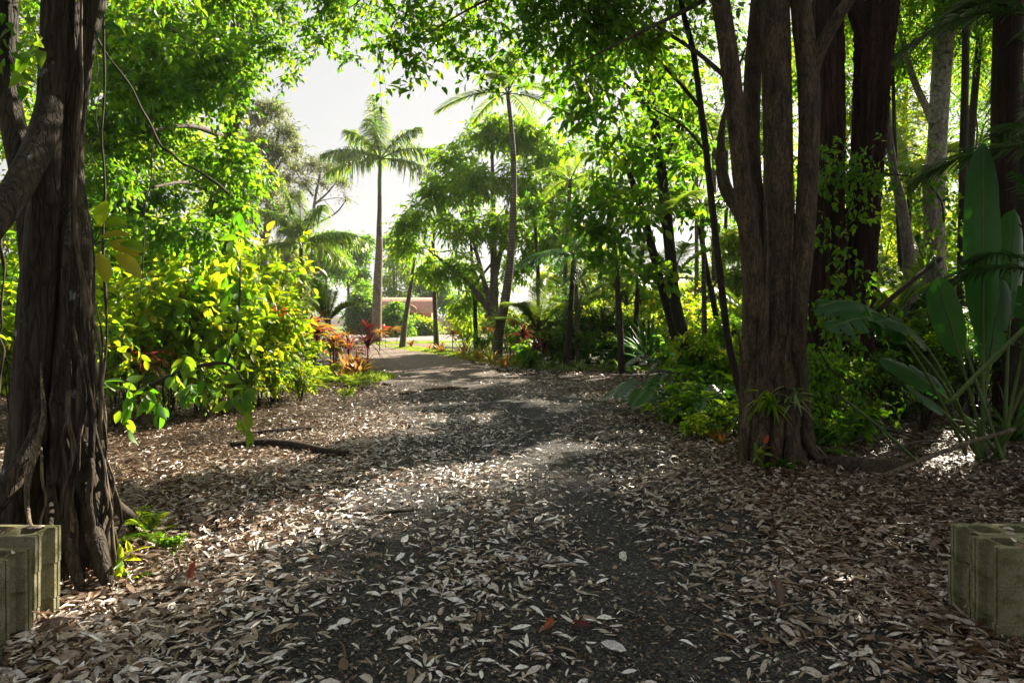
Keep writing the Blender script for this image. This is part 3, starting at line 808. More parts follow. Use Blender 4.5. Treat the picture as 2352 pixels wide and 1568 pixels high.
# ================================================================== the two red barked trunks and the dark right side
Yb = 10.8
for nm, stems, base in (('straight dark trunk with fibrous red brown bark right of the many stemmed tree', [[(1894, -900, 64), (1900, -200, 72), (1900, 0, 74), (1902, 200, 76), (1902, 400, 78), (1902, 600, 82), (1902, 800, 92), (1900, 985, 130)]], 1900),
                        ('leaning dark trunk with deeply furrowed red brown bark and a forked top', [[(2050, -700, 90), (2030, -200, 104), (2016, 0, 106), (2004, 150, 92), (1994, 300, 84), (1982, 450, 80), (1972, 600, 82), (1962, 800, 96), (1958, 980, 124)], [(2010, 120, 50), (1975, 40, 46, -.1), (1955, -60, 40, -.2), (1940, -300, 30, -.3)]], 1960)):
    t = thing('fibrous_bark_tree', nm, 'tree', gx(base, Yb))
    for i, pts in enumerate(stems):
        px_part('trunk' if i == 0 else 'branch', M['fibre_bark'], t, gx(base, Yb), pts, Yb, seg=84 if i == 0 else 30, n=150 if i == 0 else 40, flute=.07, fk=15, lump=.05, rough=.035, rng=fr)
    mb = MB()
    crown(mb, [(*(gx(base, Yb) + [dx, dy, z]), r) for dx, dy, z, r in ((0, 0, 9.5, 2.2), (1.5, .5, 8.5, 1.6), (-1.4, -.5, 8.8, 1.5), (.5, -1.2, 10.5, 1.8))], 2200, 6, .12, .045, T_SMALL, .45, rng=fr)
    mb.build('crown', [M['leaf_dark'], M['twig']], t, gx(base, Yb))


def climber(label, pts, n, Y, r, lL, lW, mat, rows=4, tm=T_HEART):
    b = at(*pts[-1], Y)
    t = thing('climbing_vine', label, 'vine', b)
    mb = MB()
    path = catmull([at(x, y, Y) for x, y in pts], 40)
    tube(mb, path[::4], .012, 6, 30, lump=.1, rng=fr)
    mb.build('stem', M['twig'], t, b)
    mb = MB()
    k = fr.integers(0, 40, n)
    P = path[k] + fr.normal(0, 1, (n, 3)) * [r, r * .5, r * .7]
    sprays(mb, P, fr.normal(0, .6, (n, 3)) - UP * .3, .22, rows, lL, lW, tm, .3, .6, fr, .003)
    mb.build('foliage', [M[mat], M['twig']], t, b)
    return t


climber('heart leaved vine climbing the straight red brown trunk', [(1900, 330), (1890, 450), (1905, 600), (1890, 720), (1900, 800), (1890, 900)], 55, 10.1, .2, .12, .085, 'leaf_green')
climber('heart leaved vine spilling between the two red brown trunks', [(1930, 350), (1950, 420), (1945, 560), (1960, 680), (1950, 760), (1965, 860)], 80, 10.0, .24, .12, .085, 'leaf_green')
climber('leafy vine arching right across the leaning red brown trunk', [(1890, 375), (1960, 380), (2040, 400), (2110, 410), (2160, 460), (2170, 540)], 140, 9.9, .26, .095, .065, 'leaf_green')
climber('trailing vine over the dark ground behind the many stemmed tree', [(1880, 800), (1910, 850), (1960, 880), (2000, 920), (1920, 940), (1890, 970)], 110, 8.8, .30, .085, .055, 'leaf_green')
climber('small leaved vine on the twin stemmed tree above the monstera', [(1585, 760), (1570, 800), (1590, 840), (1600, 880)], 60, 12.1, .2, .12, .09, 'leaf_lime')


# ================================================================== PALMS
def frond_mesh(L, elev, droop, nl, lL, lW, vee=.25, ldroop=.35, mat='palm_green', jit=.06, seed=1, fwd=.55, stalk=.12, rr=.012):
    rg = np.random.default_rng(seed)
    mb = MB()
    d = np.array([0, math.cos(elev), math.sin(elev)])
    t = np.linspace(stalk, .99, nl)
    cv = lambda t: d * (L * t)[:, None] - UP * (droop * L * t ** 2)[:, None]
    tt = np.linspace(0, 1, 10)
    tube(mb, cv(tt), np.interp(tt, [0, 1], [rr * L, rr * L * .15]), 5, 20, 1, 0, rng=rg)
    T = nrm(d[None] - UP * (2 * droop * t)[:, None])
    Nn = nrm(np.cross(np.array([1.0, 0, 0])[None], T))
    u = (t - stalk) / (1 - stalk)
    prof = np.clip(np.sin(PI * (.16 + .78 * u)), .15, 1) ** .7
    for s in (-1, 1):
        P = cv(t)
        D = np.array([s * 1.0, 0, 0]) + T * (fwd + .5 * u)[:, None] + Nn * (vee + rg.normal(0, jit * 2, nl))[:, None] + rg.normal(0, jit, (nl, 3))
        ribbons(mb, P, D, lL * prof * rg.uniform(.88, 1.08, nl), np.full(nl, lW), ldroop + rg.uniform(-.1, .15, nl), 4, [.7, 1, .7, .05], .2, 0, rg.uniform(0, 1, nl))
    o = mb.build('frond', [M[mat], M['green_stem']])
    me = o.data
    bpy.data.objects.remove(o)
    return me


def add_fronds(t, org, meshes, spec, s=1.0):
    """spec: (mesh index, azimuth, scale)"""
    for k, az, sc in spec:
        o = bpy.data.objects.new('frond', meshes[k]); COL.objects.link(o); o.parent = t
        o.location = tuple(np.asarray(org, float)); o.rotation_euler = (fr.normal(0, .06), fr.normal(0, .06), az); o.scale = (s * sc,) * 3


# royal palm: feathery plumes
RP = [frond_mesh(3.9, e, dr, 96, .95, .075, v, .75, 'palm_green', .22, 30 + i, .45, .14) for i, (e, dr, v) in enumerate(((1.35, .12, .1), (.95, .38, .15), (.55, .42, .1), (.18, .42, .05), (.5, .55, .1)))]
# feather palms with neat leaflets (golden cane, bangalow)
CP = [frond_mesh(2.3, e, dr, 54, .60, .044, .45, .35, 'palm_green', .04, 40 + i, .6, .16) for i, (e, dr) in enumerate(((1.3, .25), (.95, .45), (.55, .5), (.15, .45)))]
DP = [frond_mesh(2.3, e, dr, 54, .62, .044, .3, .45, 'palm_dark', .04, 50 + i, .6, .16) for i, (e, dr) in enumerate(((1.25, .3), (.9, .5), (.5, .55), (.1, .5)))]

g = np.array([(872 - CX) / F * 38.0, 38.0, 0])
rp = thing('royal_palm', 'tallest palm, smooth swollen grey trunk and feathery crown at the end of the drive', 'palm', g)
px_part('trunk', M['palm_bark'], rp, g, [(871, 545, 15), (871, 580, 18), (868, 640, 22), (866, 700, 23), (865, 750, 25), (864, 792, 30)], 38, seg=20, n=50, lump=.02)
px_part('trunk', M['grey_bark'], rp, g, [(872, 440, 10), (872, 480, 11), (871, 520, 13), (871, 546, 14.8)], 38, seg=16, n=20, lump=.02)
px_part('crownshaft', M['crownshaft'], rp, g, [(873, 362, 7), (873, 385, 9), (872, 415, 10.5), (872, 441, 9.8)], 38, seg=14, n=16, lump=.02)
co = at(873, 366, 38) - g
add_fronds(rp, co, RP, [(0, .2, .95), (0, 2.6, 1.0), (1, 1.3, 1.0), (1, -1.7, 1.0), (1, 3.0, .95), (2, 1.75, .95), (2, -1.35, 1.05), (2, .3, .9), (3, 1.2, .95), (3, -1.8, 1.0), (3, 2.7, .9)])


def palm(label, pts, Y, basepx, top, meshes, n, s, bark='ring_bark', group=None, seed=0, kinds=None, name='palm_tree'):
    b = gx(basepx, Y)
    t = thing(name, label, 'palm', b, group)
    if pts:
        px_part('trunk', M[bark], t, b, pts, Y, seg=12, n=50, lump=.03, rng=fr)
    rg = np.random.default_rng(seed)
    co = at(top[0], top[1], Y) - b
    spec = []
    for i in range(n):
        k = (kinds or [0, 1, 1, 2, 2, 3])[i % len(kinds or [0] * 6)]
        spec.append((k, i * 2.4 + rg.normal(0, .25), rg.uniform(.85, 1.1)))
    add_fronds(t, co, meshes, spec, s)
    return t


palm('shorter feathery palm with a slim brown trunk left of the tallest palm', [(692, 555, 9), (691, 600, 10), (690, 660, 11), (688, 760, 13), (688, 796, 14)], 28.5, 688, (692, 560), RP, 12, .74, 'ring_bark', None, 3, [0, 1, 2, 1, 2, 3])
palm('tall slender ringed palm curving up behind the right bed', [(1164, 200, 9), (1172, 270, 11), (1179, 350, 13), (1180, 430, 15), (1177, 520, 17), (1172, 600, 20), (1162, 680, 23), (1150, 740, 25), (1142, 800, 27), (1140, 834, 30)], 23.0, 1140, (1166, 215), CP, 11, .95, 'ring_bark', None, 5, [0, 1, 2, 3, 2, 3, 3])
palm('slim straight palm stem standing on the grass edge right of the leaning stem', [(994, 520, 7), (996, 600, 9), (998, 680, 11), (1001, 750, 12), (1003, 806, 16)], 30.5, 1003, (994, 520), CP, 9, .62, 'ring_bark', None, 6)
palm('short leaning palm stem crossing in front of the red tiled roof', [(952, 590, 6), (946, 640, 9), (938, 690, 11), (930, 740, 13), (924, 798, 17)], 32.5, 924, (953, 588), CP, 8, .55, 'ring_bark', None, 7)
# low clumping palms
for i, (lab, px, Y, top, mesh, n, s, kinds) in enumerate((
        ('young palm with upright pale fronds behind the maroon leaves of the left bank', 750, 24.0, (750, 745), CP, 9, .85, [0, 0, 1, 1, 0]),
        ('low arching cane palm beside the base of the ringed palm', 1235, 22.0, (1235, 760), CP, 11, 1.0, [0, 1, 1, 2]),
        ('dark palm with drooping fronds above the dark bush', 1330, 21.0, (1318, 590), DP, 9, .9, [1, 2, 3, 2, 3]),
        ('hanging dull palm with long drooping fronds between the saplings', 1620, 13.6, (1612, 470), CP, 12, 1.0, [2, 3, 3, 2, 3]),
        ('cane palm in the shade behind the twin stemmed tree', 1480, 24.0, (1470, 660), DP, 9, 1.0, [0, 1, 2, 1]),
        ('small sunlit palm glowing yellow behind the dark bush', 1560, 27.0, (1640, 690), CP, 9, .8, [0, 1, 2, 2]),
        ('fan of bright fronds high beside the rounded tree', 1290, 24.0, (1310, 415), CP, 6, .8, [1, 2, 2, 3]))):
    pts = None
    if top[1] < 700:
        pts = [(top[0], top[1], 9), ((top[0] + px) / 2, (top[1] + 760) / 2, 11), (px, HY + F * H / Y, 15)]
    palm(lab, pts, Y, px, top, mesh, n, s, 'ring_bark', None, 60 + i, kinds)
for i, (lab, px, Y, top, n, s, pts) in enumerate((
        ('dark palm at the right edge hanging over the paddle leaves', 2490, 7.4, (2480, 360), 11, .75, [(2480, 360, 40), (2490, 700, 46), (2500, 1060, 60)]),
        ('dark palm high at the right edge with stiff feather fronds', 2330, 9.0, (2390, 40), 10, .95, [(2390, 40, 50), (2360, 400, 54), (2330, 960, 66)]),
        ('dark arching palm low at the right edge', 2440, 6.6, (2450, 650), 9, .7, [(2450, 650, 26), (2445, 900, 34), (2440, 1107, 46)]),
        ('shaded understorey palm behind the leaning red brown trunk', 2150, 15.0, (2140, 690), 10, 1.0, None),
        ('bright understorey palm between the pale trunks', 2080, 19.0, (2090, 420), 10, 1.0, [(2090, 420, 12), (2085, 600, 14), (2080, 852, 18)]),
        ('palm with long fronds in front of the spotted pale trunk', 2200, 15.5, (2250, 90), 10, 1.15, [(2250, 90, 18), (2225, 400, 20), (2200, 886, 28)]),
        ('low dark palm under the vine behind the fallen branches', 2030, 12.0, (2030, 850), 9, .7, None))):
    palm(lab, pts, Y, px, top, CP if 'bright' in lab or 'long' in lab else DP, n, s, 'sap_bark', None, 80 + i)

# other trunks of the dark right side
for lab, pts, Y, bark, base in (
        ('thick pale trunk spotted with lichen right of the red brown trunks', [(2200, -500, 54), (2182, -100, 56), (2176, 0, 56), (2166, 120, 52), (2156, 260, 50), (2150, 400, 50), (2146, 600, 54), (2140, 880, 70)], 14.5, 'pale_bark', 2140),
        ('thin pale trunk leaning to the thick spotted trunk', [(2040, -120, 12), (2062, 30, 15), (2082, 130, 17), (2110, 210, 18), (2134, 262, 20), (2150, 330, 22), (2160, 500, 24), (2160, 880, 30)], 15.2, 'pale_bark', 2160),
        ('slender grey brown trunk in a patch of light behind the hanging vine', [(2040, 100, 16), (2036, 240, 18), (2050, 380, 22), (2072, 480, 28), (2088, 600, 34), (2092, 720, 36), (2096, 900, 44)], 13.5, 'grey_bark', 2096),
        ('grey trunk behind the torn paddle leaves', [(2130, 380, 30), (2140, 560, 36), (2150, 700, 42), (2156, 940, 52)], 12.6, 'grey_bark', 2156),
        ('straight black pole like trunk right of the spotted pale trunk', [(2214, -500, 17), (2218, 0, 19), (2216, 200, 20), (2212, 400, 22), (2208, 700, 24), (2206, 920, 30)], 12.0, 'sap_bark', 2206),
        ('broad black trunk behind the tall upright paddle leaf', [(2330, -500, 70), (2316, 0, 76), (2312, 300, 80), (2316, 500, 80), (2322, 700, 84), (2330, 990, 110)], 9.8, 'fibre_bark', 2290)):
    b = gx(base, Y)
    t = thing('forest_tree', lab, 'tree', b)
    px_part('trunk', M[bark], t, b, pts, Y, seg=22, n=60, lump=.05, flute=.02, rng=fr)
    mb = MB()
    crown(mb, [(b[0] + dx * 1.0, b[1] + dy, z, r) for dx, dy, z, r in ((0, 0, 9.5, 2.2), (1.6, .8, 8.4, 1.6), (-1.5, -.3, 8.2, 1.5), (0, -1.3, 10.6, 1.7))], 1300, 6, .13, .055, T_SMALL, .5, rng=fr)
    mb.build('crown', [M['leaf_green'], M['twig']], t, b)


# ================================================================== BIG PADDLE LEAVED PLANT (right)
def paddle_leaf(mb, base, D, Lst, Lb, W, droop, roll=0.0, torn=0.0, rg=fr, face=None):
    """a stalk, then a broad blade either side of its midrib; torn: share of the blade split into strips"""
    D = nrm(np.asarray(D, float))
    tot = Lst + Lb
    cv = lambda t: base + D * (tot * t)[:, None] - UP * (droop * tot * t ** 2.4)[:, None]
    ts = np.linspace(0, 1, 14)
    tube(mb, cv(ts), np.interp(ts, [0, .5, 1], [.022, .014, .004]), 6, 26, 1, .02, rng=rg)
    m = 22
    t = np.linspace(Lst / tot, 1, m); u = np.linspace(0, 1, m)
    c = cv(t); T = nrm(np.gradient(c, axis=0))
    S = nrm(np.cross(T, UP if face is None else np.asarray(face, float)) + 1e-6)
    S = nrm(S * math.cos(roll) + np.cross(T, S) * math.sin(roll)); N = np.cross(S, T)
    w = W * .5 * np.interp(u, [0, .06, .2, .5, .8, .94, 1], [.12, .5, .85, 1, .82, .5, .05])
    for s in (-1, 1):
        cuts = set(np.nonzero(rg.uniform(0, 1, m) < torn)[0].tolist())
        i = 0
        while i < m - 1:
            j = i + 1
            while j < m - 1 and j not in cuts:
                j += 1
            idx = np.arange(i, j + 1)
            sag = rg.uniform(.0, .5) if torn else 0.05
            shift = rg.uniform(-.5, .3) * .04 if torn else 0
            rows = []
            for f in (0, .35, .7, 1.0):
                rows.append(c[idx] + S[idx] * (s * w[idx] * f)[:, None] + N[idx] * ((.22 * f - (.25 + sag) * f * f) * w[idx])[:, None] + T[idx] * (w[idx] * f * .22 + shift * f)[:, None]
                            - UP * (sag * .5 * (f * w[idx]) ** 1.3)[:, None] + N[idx] * (.006 * np.sin(idx * 2.4 + f * 2) * f)[:, None])
            v = np.stack(rows, 1); k = len(idx)
            if torn and k > 2:
                v[0, 2:] = v[0, 2:] * .75 + v[1, 2:] * .25; v[-1, 2:] = v[-1, 2:] * .75 + v[-2, 2:] * .25
            q = [(a * 4 + b, a * 4 + b + 1, a * 4 + b + 5, a * 4 + b + 4) for a in range(k - 1) for b in range(3)]
            mb.add(v.reshape(-1, 3), None, np.array(q), 0, np.clip(.4 + rg.normal(0, .2), 0, 1))
            i = j


pb = gx(2265, 7.5)
pt = thing('paddle_leaf_plant', 'large dark plant with long stalks and banana like paddle leaves on the right', 'plant', pb)
spec = [  # tip direction given by a point in the picture: (px, py, dY, stalk share, width, droop, torn, face)
    ((2258, 330), .2, .36, .44, .02, 0, (0, -1, .1)), ((2150, 640), -.2, .55, .40, .08, 0, (0, -1, .2)), ((2300, 640), .4, .5, .42, .05, .1, (0, -1, .1)), ((2110, 490), .3, .5, .12, .02, 0, (.9, -.5, .1)),
    ((1870, 715), -.5, .52, .42, .75, .12, (-.3, -.5, .8)), ((1900, 760), -.9, .52, .42, .7, .3, (-.2, -.6, .7)), ((2010, 740), -.9, .54, .40, .6, .3, (-.2, -.6, .7)),
    ((2020, 820), .6, .45, .36, .32, .2, (-.2, -.5, .8)), ((2420, 560), -.4, .5, .40, .25, .3, (.2, -.6, .7)), ((2460, 700), -.6, .5, .36, .25, .2, (.2, -.6, .6)), ((2330, 480), .7, .5, .40, .1, .1, (0, -1, .1)),
    ((2420, 880), -.8, .45, .16, .15, 0, (0, -.4, .8)), ((2090, 900), -.5, .55, .34, .3, .1, (0, -.5, .8))]
for (tx, ty), dy, st, w, dr, torn, face in spec:
    mb = MB()
    b0 = pb + np.array([fr.normal(0, .12), fr.normal(0, .1), 0])
    tip = at(tx, ty, 7.5 + dy); d = tip - b0; ln = np.linalg.norm(d)
    d = d + UP * dr * ln
    ln2 = np.linalg.norm(d)
    paddle_leaf(mb, b0, d, ln2 * st, ln2 * (1 - st), w, dr * ln / ln2, 0, torn, fr, face)
    mb.build('leaf', [M['paddle'], M['green_stem']], pt, pb)
for k, (x0, y0, x1, y1, w, d0, d1, m) in enumerate(((2180, 925, 2460, 660, 9, -.8, -1.2, 'green_stem'), (2015, 715, 2160, 595, 14, 1.5, 2.2, 'log_bark'), (2030, 1092, 2330, 985, 9, -1.2, -.4, 'fig_bark_light'), (1930, 910, 2130, 1080, 6, .3, -.3, 'green_stem'))):
    lab = ('long bare pale stalk slanting across the paddle leaved plant', 'broken dark branch slanting up behind the paddle leaves', 'thin dry branch lying at the foot of the paddle leaved plant', 'thin green stalk leaning over the dark ground beside the edging')[k]
    p0 = at(x0, y0, 7.5 + d0); p1 = at(x1, y1, 7.5 + d1)
    mb = MB(); tube(mb, [p0, (p0 + p1) / 2 + [0, 0, .03], p1], w * .5 / F * 7.5, 8, 20, rng=fr, lump=.08)
    tag(mb.build('fallen_branch' if k else 'dry_stalk', M[m]), lab, 'branch')

# rounded edging beside the dark ground
p0, p1 = gnd(1895, 1075), gnd(2075, 1085)
e = MB(); nn = 20
tt = np.linspace(0, 1, nn)
line = p0[None] * (1 - tt)[:, None] + p1[None] * tt[:, None]; line[:, 1] -= .25 * np.sin(PI * tt)
hh = .17 * (1 - .35 * np.abs(2 * tt - 1) ** 3) * (1 - .02 * np.sin(tt * 30))
prof = [(-.05, -.02), (-.055, .7), (-.035, 1.0), (.035, 1.0), (.055, .7), (.05, -.02)]
v = np.array([[l[0], l[1] + a, b * h] for l, h in zip(line, hh) for a, b in prof])
q = [(i * 6 + j, i * 6 + j + 1, i * 6 + 7 + j, i * 6 + 6 + j) for i in range(nn - 1) for j in range(5)]
q += [(0, 5, 4, 1), (1, 4, 3, 2)]; z0 = (nn - 1) * 6; q += [(z0, z0 + 1, z0 + 4, z0 + 5), (z0 + 1, z0 + 2, z0 + 3, z0 + 4)]
e.add(v, None, np.array(q))
tag(e.build('garden_edging', M['edging']), 'low curved dark wooden edging beside the foot of the many stemmed tree', 'edging')

# ================================================================== CONCRETE BLOCKS
def block_mesh():
    L, W, Hb = .39, .19, .19
    end = [(0, 95), (0, 82), (-18, 80), (-18, 69), (0, 68), (0, 54), (-38, 46), (-44, 25), (-44, -25), (-38, -46), (0, -54), (0, -68), (-18, -69), (-18, -80), (0, -82), (0, -95)]
    half = [(L / 2 + a / 1000, b / 1000) for a, b in end]
    outer = half[::-1] + [(-x, y) for x, y in half]

    def hole(cx, w, h, c=.022):
        return [(cx - w + c, -h), (cx + w - c, -h), (cx + w, -h + c), (cx + w, h - c), (cx + w - c, h), (cx - w + c, h), (cx - w, h - c), (cx - w, -h + c)]
    cu = bpy.data.curves.new('block', 'CURVE'); cu.dimensions = '2D'; cu.fill_mode = 'BOTH'; cu.extrude = Hb / 2 - .002; cu.bevel_depth = .002; cu.bevel_resolution = 0
    for loop in (outer, hole(-.083, .064, .064), hole(.083, .064, .064)):
        s = cu.splines.new('POLY'); s.points.add(len(loop) - 1); s.use_cyclic_u = True
        for p, (x, y) in zip(s.points, loop):
            p.co = (x, y, 0, 1)
    o = bpy.data.objects.new('block', cu); COL.objects.link(o)
    me = bpy.data.meshes.new_from_object(o.evaluated_get(bpy.context.evaluated_depsgraph_get()))
    bpy.data.objects.remove(o)
    me.materials.clear(); me.materials.append(M['concrete'])
    for p in me.polygons:
        p.use_smooth = False
    return me


BM = block_mesh()


def block(x, y, z, rz, label, group):
    o = bpy.data.objects.new('concrete_block', BM); COL.objects.link(o)
    o.location = (x, y, z + .095); o.rotation_euler = (0, 0, rz)
    tag(o, label, 'concrete block', group)


nm = ('bottom', 'middle', 'topmost')
for k in range(3):
    j = fr.normal(0, .006, 4)
    block(2.375 + .195 + j[0] - .004 * k, 3.425 + j[1] * .5, -.09 + k * .1915, .02 + j[2], f'mossy hollow concrete block, {nm[k]} of the near column in the right stack', 'concrete blocks right of the drive')
    block(2.385 + .195 + j[3], 3.622 + j[1] * .5, -.09 + k * .1915, .015 - j[2], f'mossy hollow concrete block, {nm[k]} of the far column in the right stack', 'concrete blocks right of the drive')
for k in range(3):
    j = fr.normal(0, .006, 4)
    block(-2.28 - .195 + j[0], 3.14 + j[1] * .5, -.06 + k * .1915, .03 + j[2], f'grey hollow concrete block, {nm[k]} of the near column against the strangler fig', 'concrete blocks left of the drive')
    block(-2.45 - .195 + j[3], 3.60 + j[1] * .5, -.09 + k * .1915, -.02 + j[2], f'grey hollow concrete block, {nm[k]} of the far column against the strangler fig', 'concrete blocks left of the drive')
block(-2.40 - .195, 2.90, -.03, .05, 'single low concrete block in front of the left stack, half in the leaves', 'concrete blocks left of the drive')

# ================================================================== LOGS AND STICKS
for lab, nme, pts, w, mat in (
        ('long dark fallen log lying in the leaves left of the drive', 'fallen_log', [(528, 1032), (590, 1028), (650, 1030), (700, 1040), (760, 1048), (800, 1050)], .055, 'log_bark'),
        ('dark fallen branch lying behind the longer log', 'fallen_branch', [(560, 1003), (620, 999), (680, 992), (722, 988)], .03, 'log_bark'),
        ('thin dark stick beside the end of the long log', 'fallen_stick', [(700, 1030), (750, 1024), (802, 1018)], .018, 'log_bark'),
        ('pale straight stick lying across the middle of the drive', 'fallen_stick', [(975, 901), (1020, 898), (1075, 895)], .045, 'fig_bark_light'),
        ('short pale stick beside the straight stick on the drive', 'fallen_stick', [(918, 909), (940, 905), (958, 902)], .045, 'fig_bark_light'),
        ('short dark stick nearer than the long log', 'fallen_stick', [(870, 1190), (910, 1186), (950, 1178)], .016, 'log_bark'),
        ('thin crooked twig lying in the near left leaves', 'fallen_stick', [(772, 1475), (788, 1500), (792, 1530), (782, 1560)], .006, 'fig_bark_light'),
        ('bent grey branch looping up beside the monstera', 'fallen_branch', None, .028, 'grey_bark')):
    mb = MB()
    if pts:
        P = np.array([gnd(x, y) + [0, 0, w * .6 + .015] for x, y in pts])
        P[1:-1, 2] += fr.uniform(0, .02, len(P) - 2)
    else:
        P = np.array([at(1510, 912, 10.8), at(1480, 880, 10.9), at(1492, 856, 11.0), at(1530, 852, 11.1), at(1590, 872, 11.2), at(1640, 900, 11.3)])
    tube(mb, P, [w * .7, w, w * .9, w * .6], 9, 30, lump=.15, rng=fr)
    tag(mb.build(nme, M[mat]), lab, 'log' if 'log' in nme else 'stick')
for i, (x0, y0, x1, y1, w) in enumerate(((1940, 985, 2080, 1000, .014), (1980, 1010, 2120, 985, .012), (2000, 990, 2110, 1025, .016), (1950, 1030, 2060, 1012, .010), (2050, 1040, 2180, 1030, .014))):
    mb = MB()
    p0, p1 = gnd(x0, y0) + [0, 0, .05], gnd(x1, y1) + [0, 0, .09]
    tube(mb, [p0, (p0 + p1) / 2 + [0, .05, .03], p1], w, 7, 16, rng=fr)
    tag(mb.build('fallen_branch', M['grey_bark']), ('topmost', 'upward sloping', 'downward sloping', 'shortest', 'rightmost')[i] + ' dry branch in the litter behind the wooden edging', 'branch', 'dry branches on the dark ground')
# a few leaves that stand out
LB = rows_tmpl([.2, .5, .78], [.38, .5, .36], .35, .2, .5)
for lab, (px, py), L, W, az, up, mat, rn in (
        ('upright dark red leaf standing in the litter by the fig', (440, 1345), .12, .04, .2, 1.3, 'maroon', .9),
        ('orange fallen leaf on the near dark gravel', (1245, 1462), .13, .04, .4, .1, 'brom_orange', .9),
        ('brown and red fallen leaf on the dark track', (1360, 1450), .12, .035, -1.4, .1, 'maroon', .4),
        ('upright brown curled leaf at the edge of the bare track', (1788, 1400), .15, .06, .1, 1.2, 'litter', .2),
        ('big tan curled leaf against the foot of the left blocks', (85, 1475), .15, .06, .8, .4, 'litter', .45),
        ('orange leaf lying by the end of the long log', (686, 1040), .12, .06, 1.0, .5, 'brom_orange', .9),
        ('yellow leaf lying under the monstera', (1525, 975), .16, .1, .5, .9, 'brom_orange', .2),
        ('pale curled leaf alone on the near dark track', (1440, 1508), .13, .045, -1.0, .15, 'litter', .95)):
    mb = MB(); b = gnd(px, py)
    leaves(mb, [b + [0, 0, .03]], [(math.sin(az), math.cos(az) * .6, math.tan(min(up, 1.4)))], [(0, -.8, .5)], L, W, LB, 0, rn)
    tag(mb.build('fallen_leaf', M[mat]), lab, 'leaf')


# ================================================================== PLANT KITS
def shrub_kit(name, cat, seed, h, spread, nst, ntw, m, lL, lW, tm, mat, Ls=.45, twig=.005, hang=.25, stem_r=.012, low=.25, stem_mat='twig', flat=.7):
    rg = np.random.default_rng(seed)
    t = thing(name, '-', cat)
    ms, mf = MB(), MB()
    for i in range(nst):
        a = rg.uniform(0, 2 * PI); tip = np.array([math.cos(a) * spread * rg.uniform(.2, 1), math.sin(a) * spread * rg.uniform(.2, 1), h * rg.uniform(.6, 1)])
        p = [np.array([math.cos(a) * .05, math.sin(a) * .05, -.05]), tip * [.35, .35, .5] + rg.normal(0, .05, 3), tip * [.75, .75, .8], tip]
        c, r = tube(ms, p, [stem_r, stem_r * .8, stem_r * .5, stem_r * .25], 6, 18, 0, .05, rng=rg)
        k = (rg.uniform(low, 1, ntw) ** .8 * 17).astype(int)
        D = rg.normal(0, 1, (ntw, 3)) + UP * .35; D[0] = (c[-1] - c[-3]) * 10
        k[0] = 17
        sprays(mf, c[k], D, Ls * rg.uniform(.5, 1.2, ntw), m, lL, lW, tm, .3, hang, rg, twig, (0, 1), .3, flat)
    ms.build('stems', M[stem_mat], t)
    mf.build('foliage', [M[mat], M['twig']], t)
    return Kit(t)


def rosette_kit(name, cat, seed, n, L, W, elev, droop, mat, stem=0.0, rows=6, prof=None, fold=.3, stem_mat='twig', nstem=1, spread=.0):
    rg = np.random.default_rng(seed)
    t = thing(name, '-', cat)
    mb, ms = MB(), MB()
    for s in range(nstem):
        hgt = stem * (1 if s == 0 else rg.uniform(.5, .9))
        a0 = rg.uniform(0, 6.28)
        top = np.array([math.cos(a0) * spread, math.sin(a0) * spread, hgt]) if nstem > 1 else np.array([0, 0, hgt])
        a = np.arange(n) * 2.4 + rg.normal(0, .2, n)
        e = rg.uniform(elev[0], elev[1], n)
        D = np.stack([np.cos(a) * np.cos(e), np.sin(a) * np.cos(e), np.sin(e)], -1)
        z = top + UP * (rg.uniform(-.25, .05, n) * min(stem, .8))[:, None] if stem else np.zeros((n, 3))
        ribbons(mb, z, D, L * rg.uniform(.65, 1.1, n), np.full(n, W), droop * rg.uniform(.5, 1.4, n), rows, prof, fold, 0, rg.uniform(0, 1, n))
        if stem:
            tube(ms, [(0, 0, -.05), top * .5 + rg.normal(0, .02, 3), top], .016, 6, 14, rng=rg)
    mb.build('leaf_rosette', M[mat], t)
    if stem:
        ms.build('stem', M[stem_mat], t)
    return Kit(t)


LANCE = [.25, .8, 1, .75, .4, .02]
K = {}
for i in range(3):
    K['big%d' % i] = shrub_kit('broad_leaf_shrub', 'shrub', 100 + i, 2.7, .95, 8, 14, 7, .20, .10, T_BIG, 'leaf_lime', .5, .005, .3)
for i in range(2):
    K['fine%d' % i] = shrub_kit('green_shrub', 'shrub', 110 + i, 1.5, .8, 11, 20, 8, .11, .058, T_MID, 'leaf_green', .38, .004, .25)
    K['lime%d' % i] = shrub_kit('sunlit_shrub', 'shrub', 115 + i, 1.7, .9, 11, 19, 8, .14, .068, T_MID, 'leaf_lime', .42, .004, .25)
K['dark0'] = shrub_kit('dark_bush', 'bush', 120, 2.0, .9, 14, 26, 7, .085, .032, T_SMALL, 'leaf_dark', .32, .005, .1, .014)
K['low0'] = shrub_kit('low_plant', 'plant', 125, .5, .4, 9, 7, 5, .13, .075, T_HEART, 'leaf_green', .2, .003, .2, .006)
K['low1'] = shrub_kit('low_plant', 'plant', 126, .38, .35, 9, 6, 5, .10, .05, T_MID, 'leaf_lime', .18, .003, .2, .005)
K['seedling'] = shrub_kit('seedling', 'seedling', 128, .22, .08, 2, 3, 4, .12, .04, T_BIG, 'leaf_lime', .08, .002, .1, .003)
K['brom_o'] = rosette_kit('bromeliad', 'bromeliad', 130, 22, .62, .055, (.5, 1.35), .28, 'brom_orange')
K['brom_g'] = rosette_kit('bromeliad', 'bromeliad', 131, 24, .75, .055, (.45, 1.35), .3, 'brom_green')
K['brom_m'] = rosette_kit('bromeliad', 'bromeliad', 132, 16, .6, .11, (.7, 1.35), .2, 'bronze', 0, 6, [.8, 1, 1, .9, .6, .05])
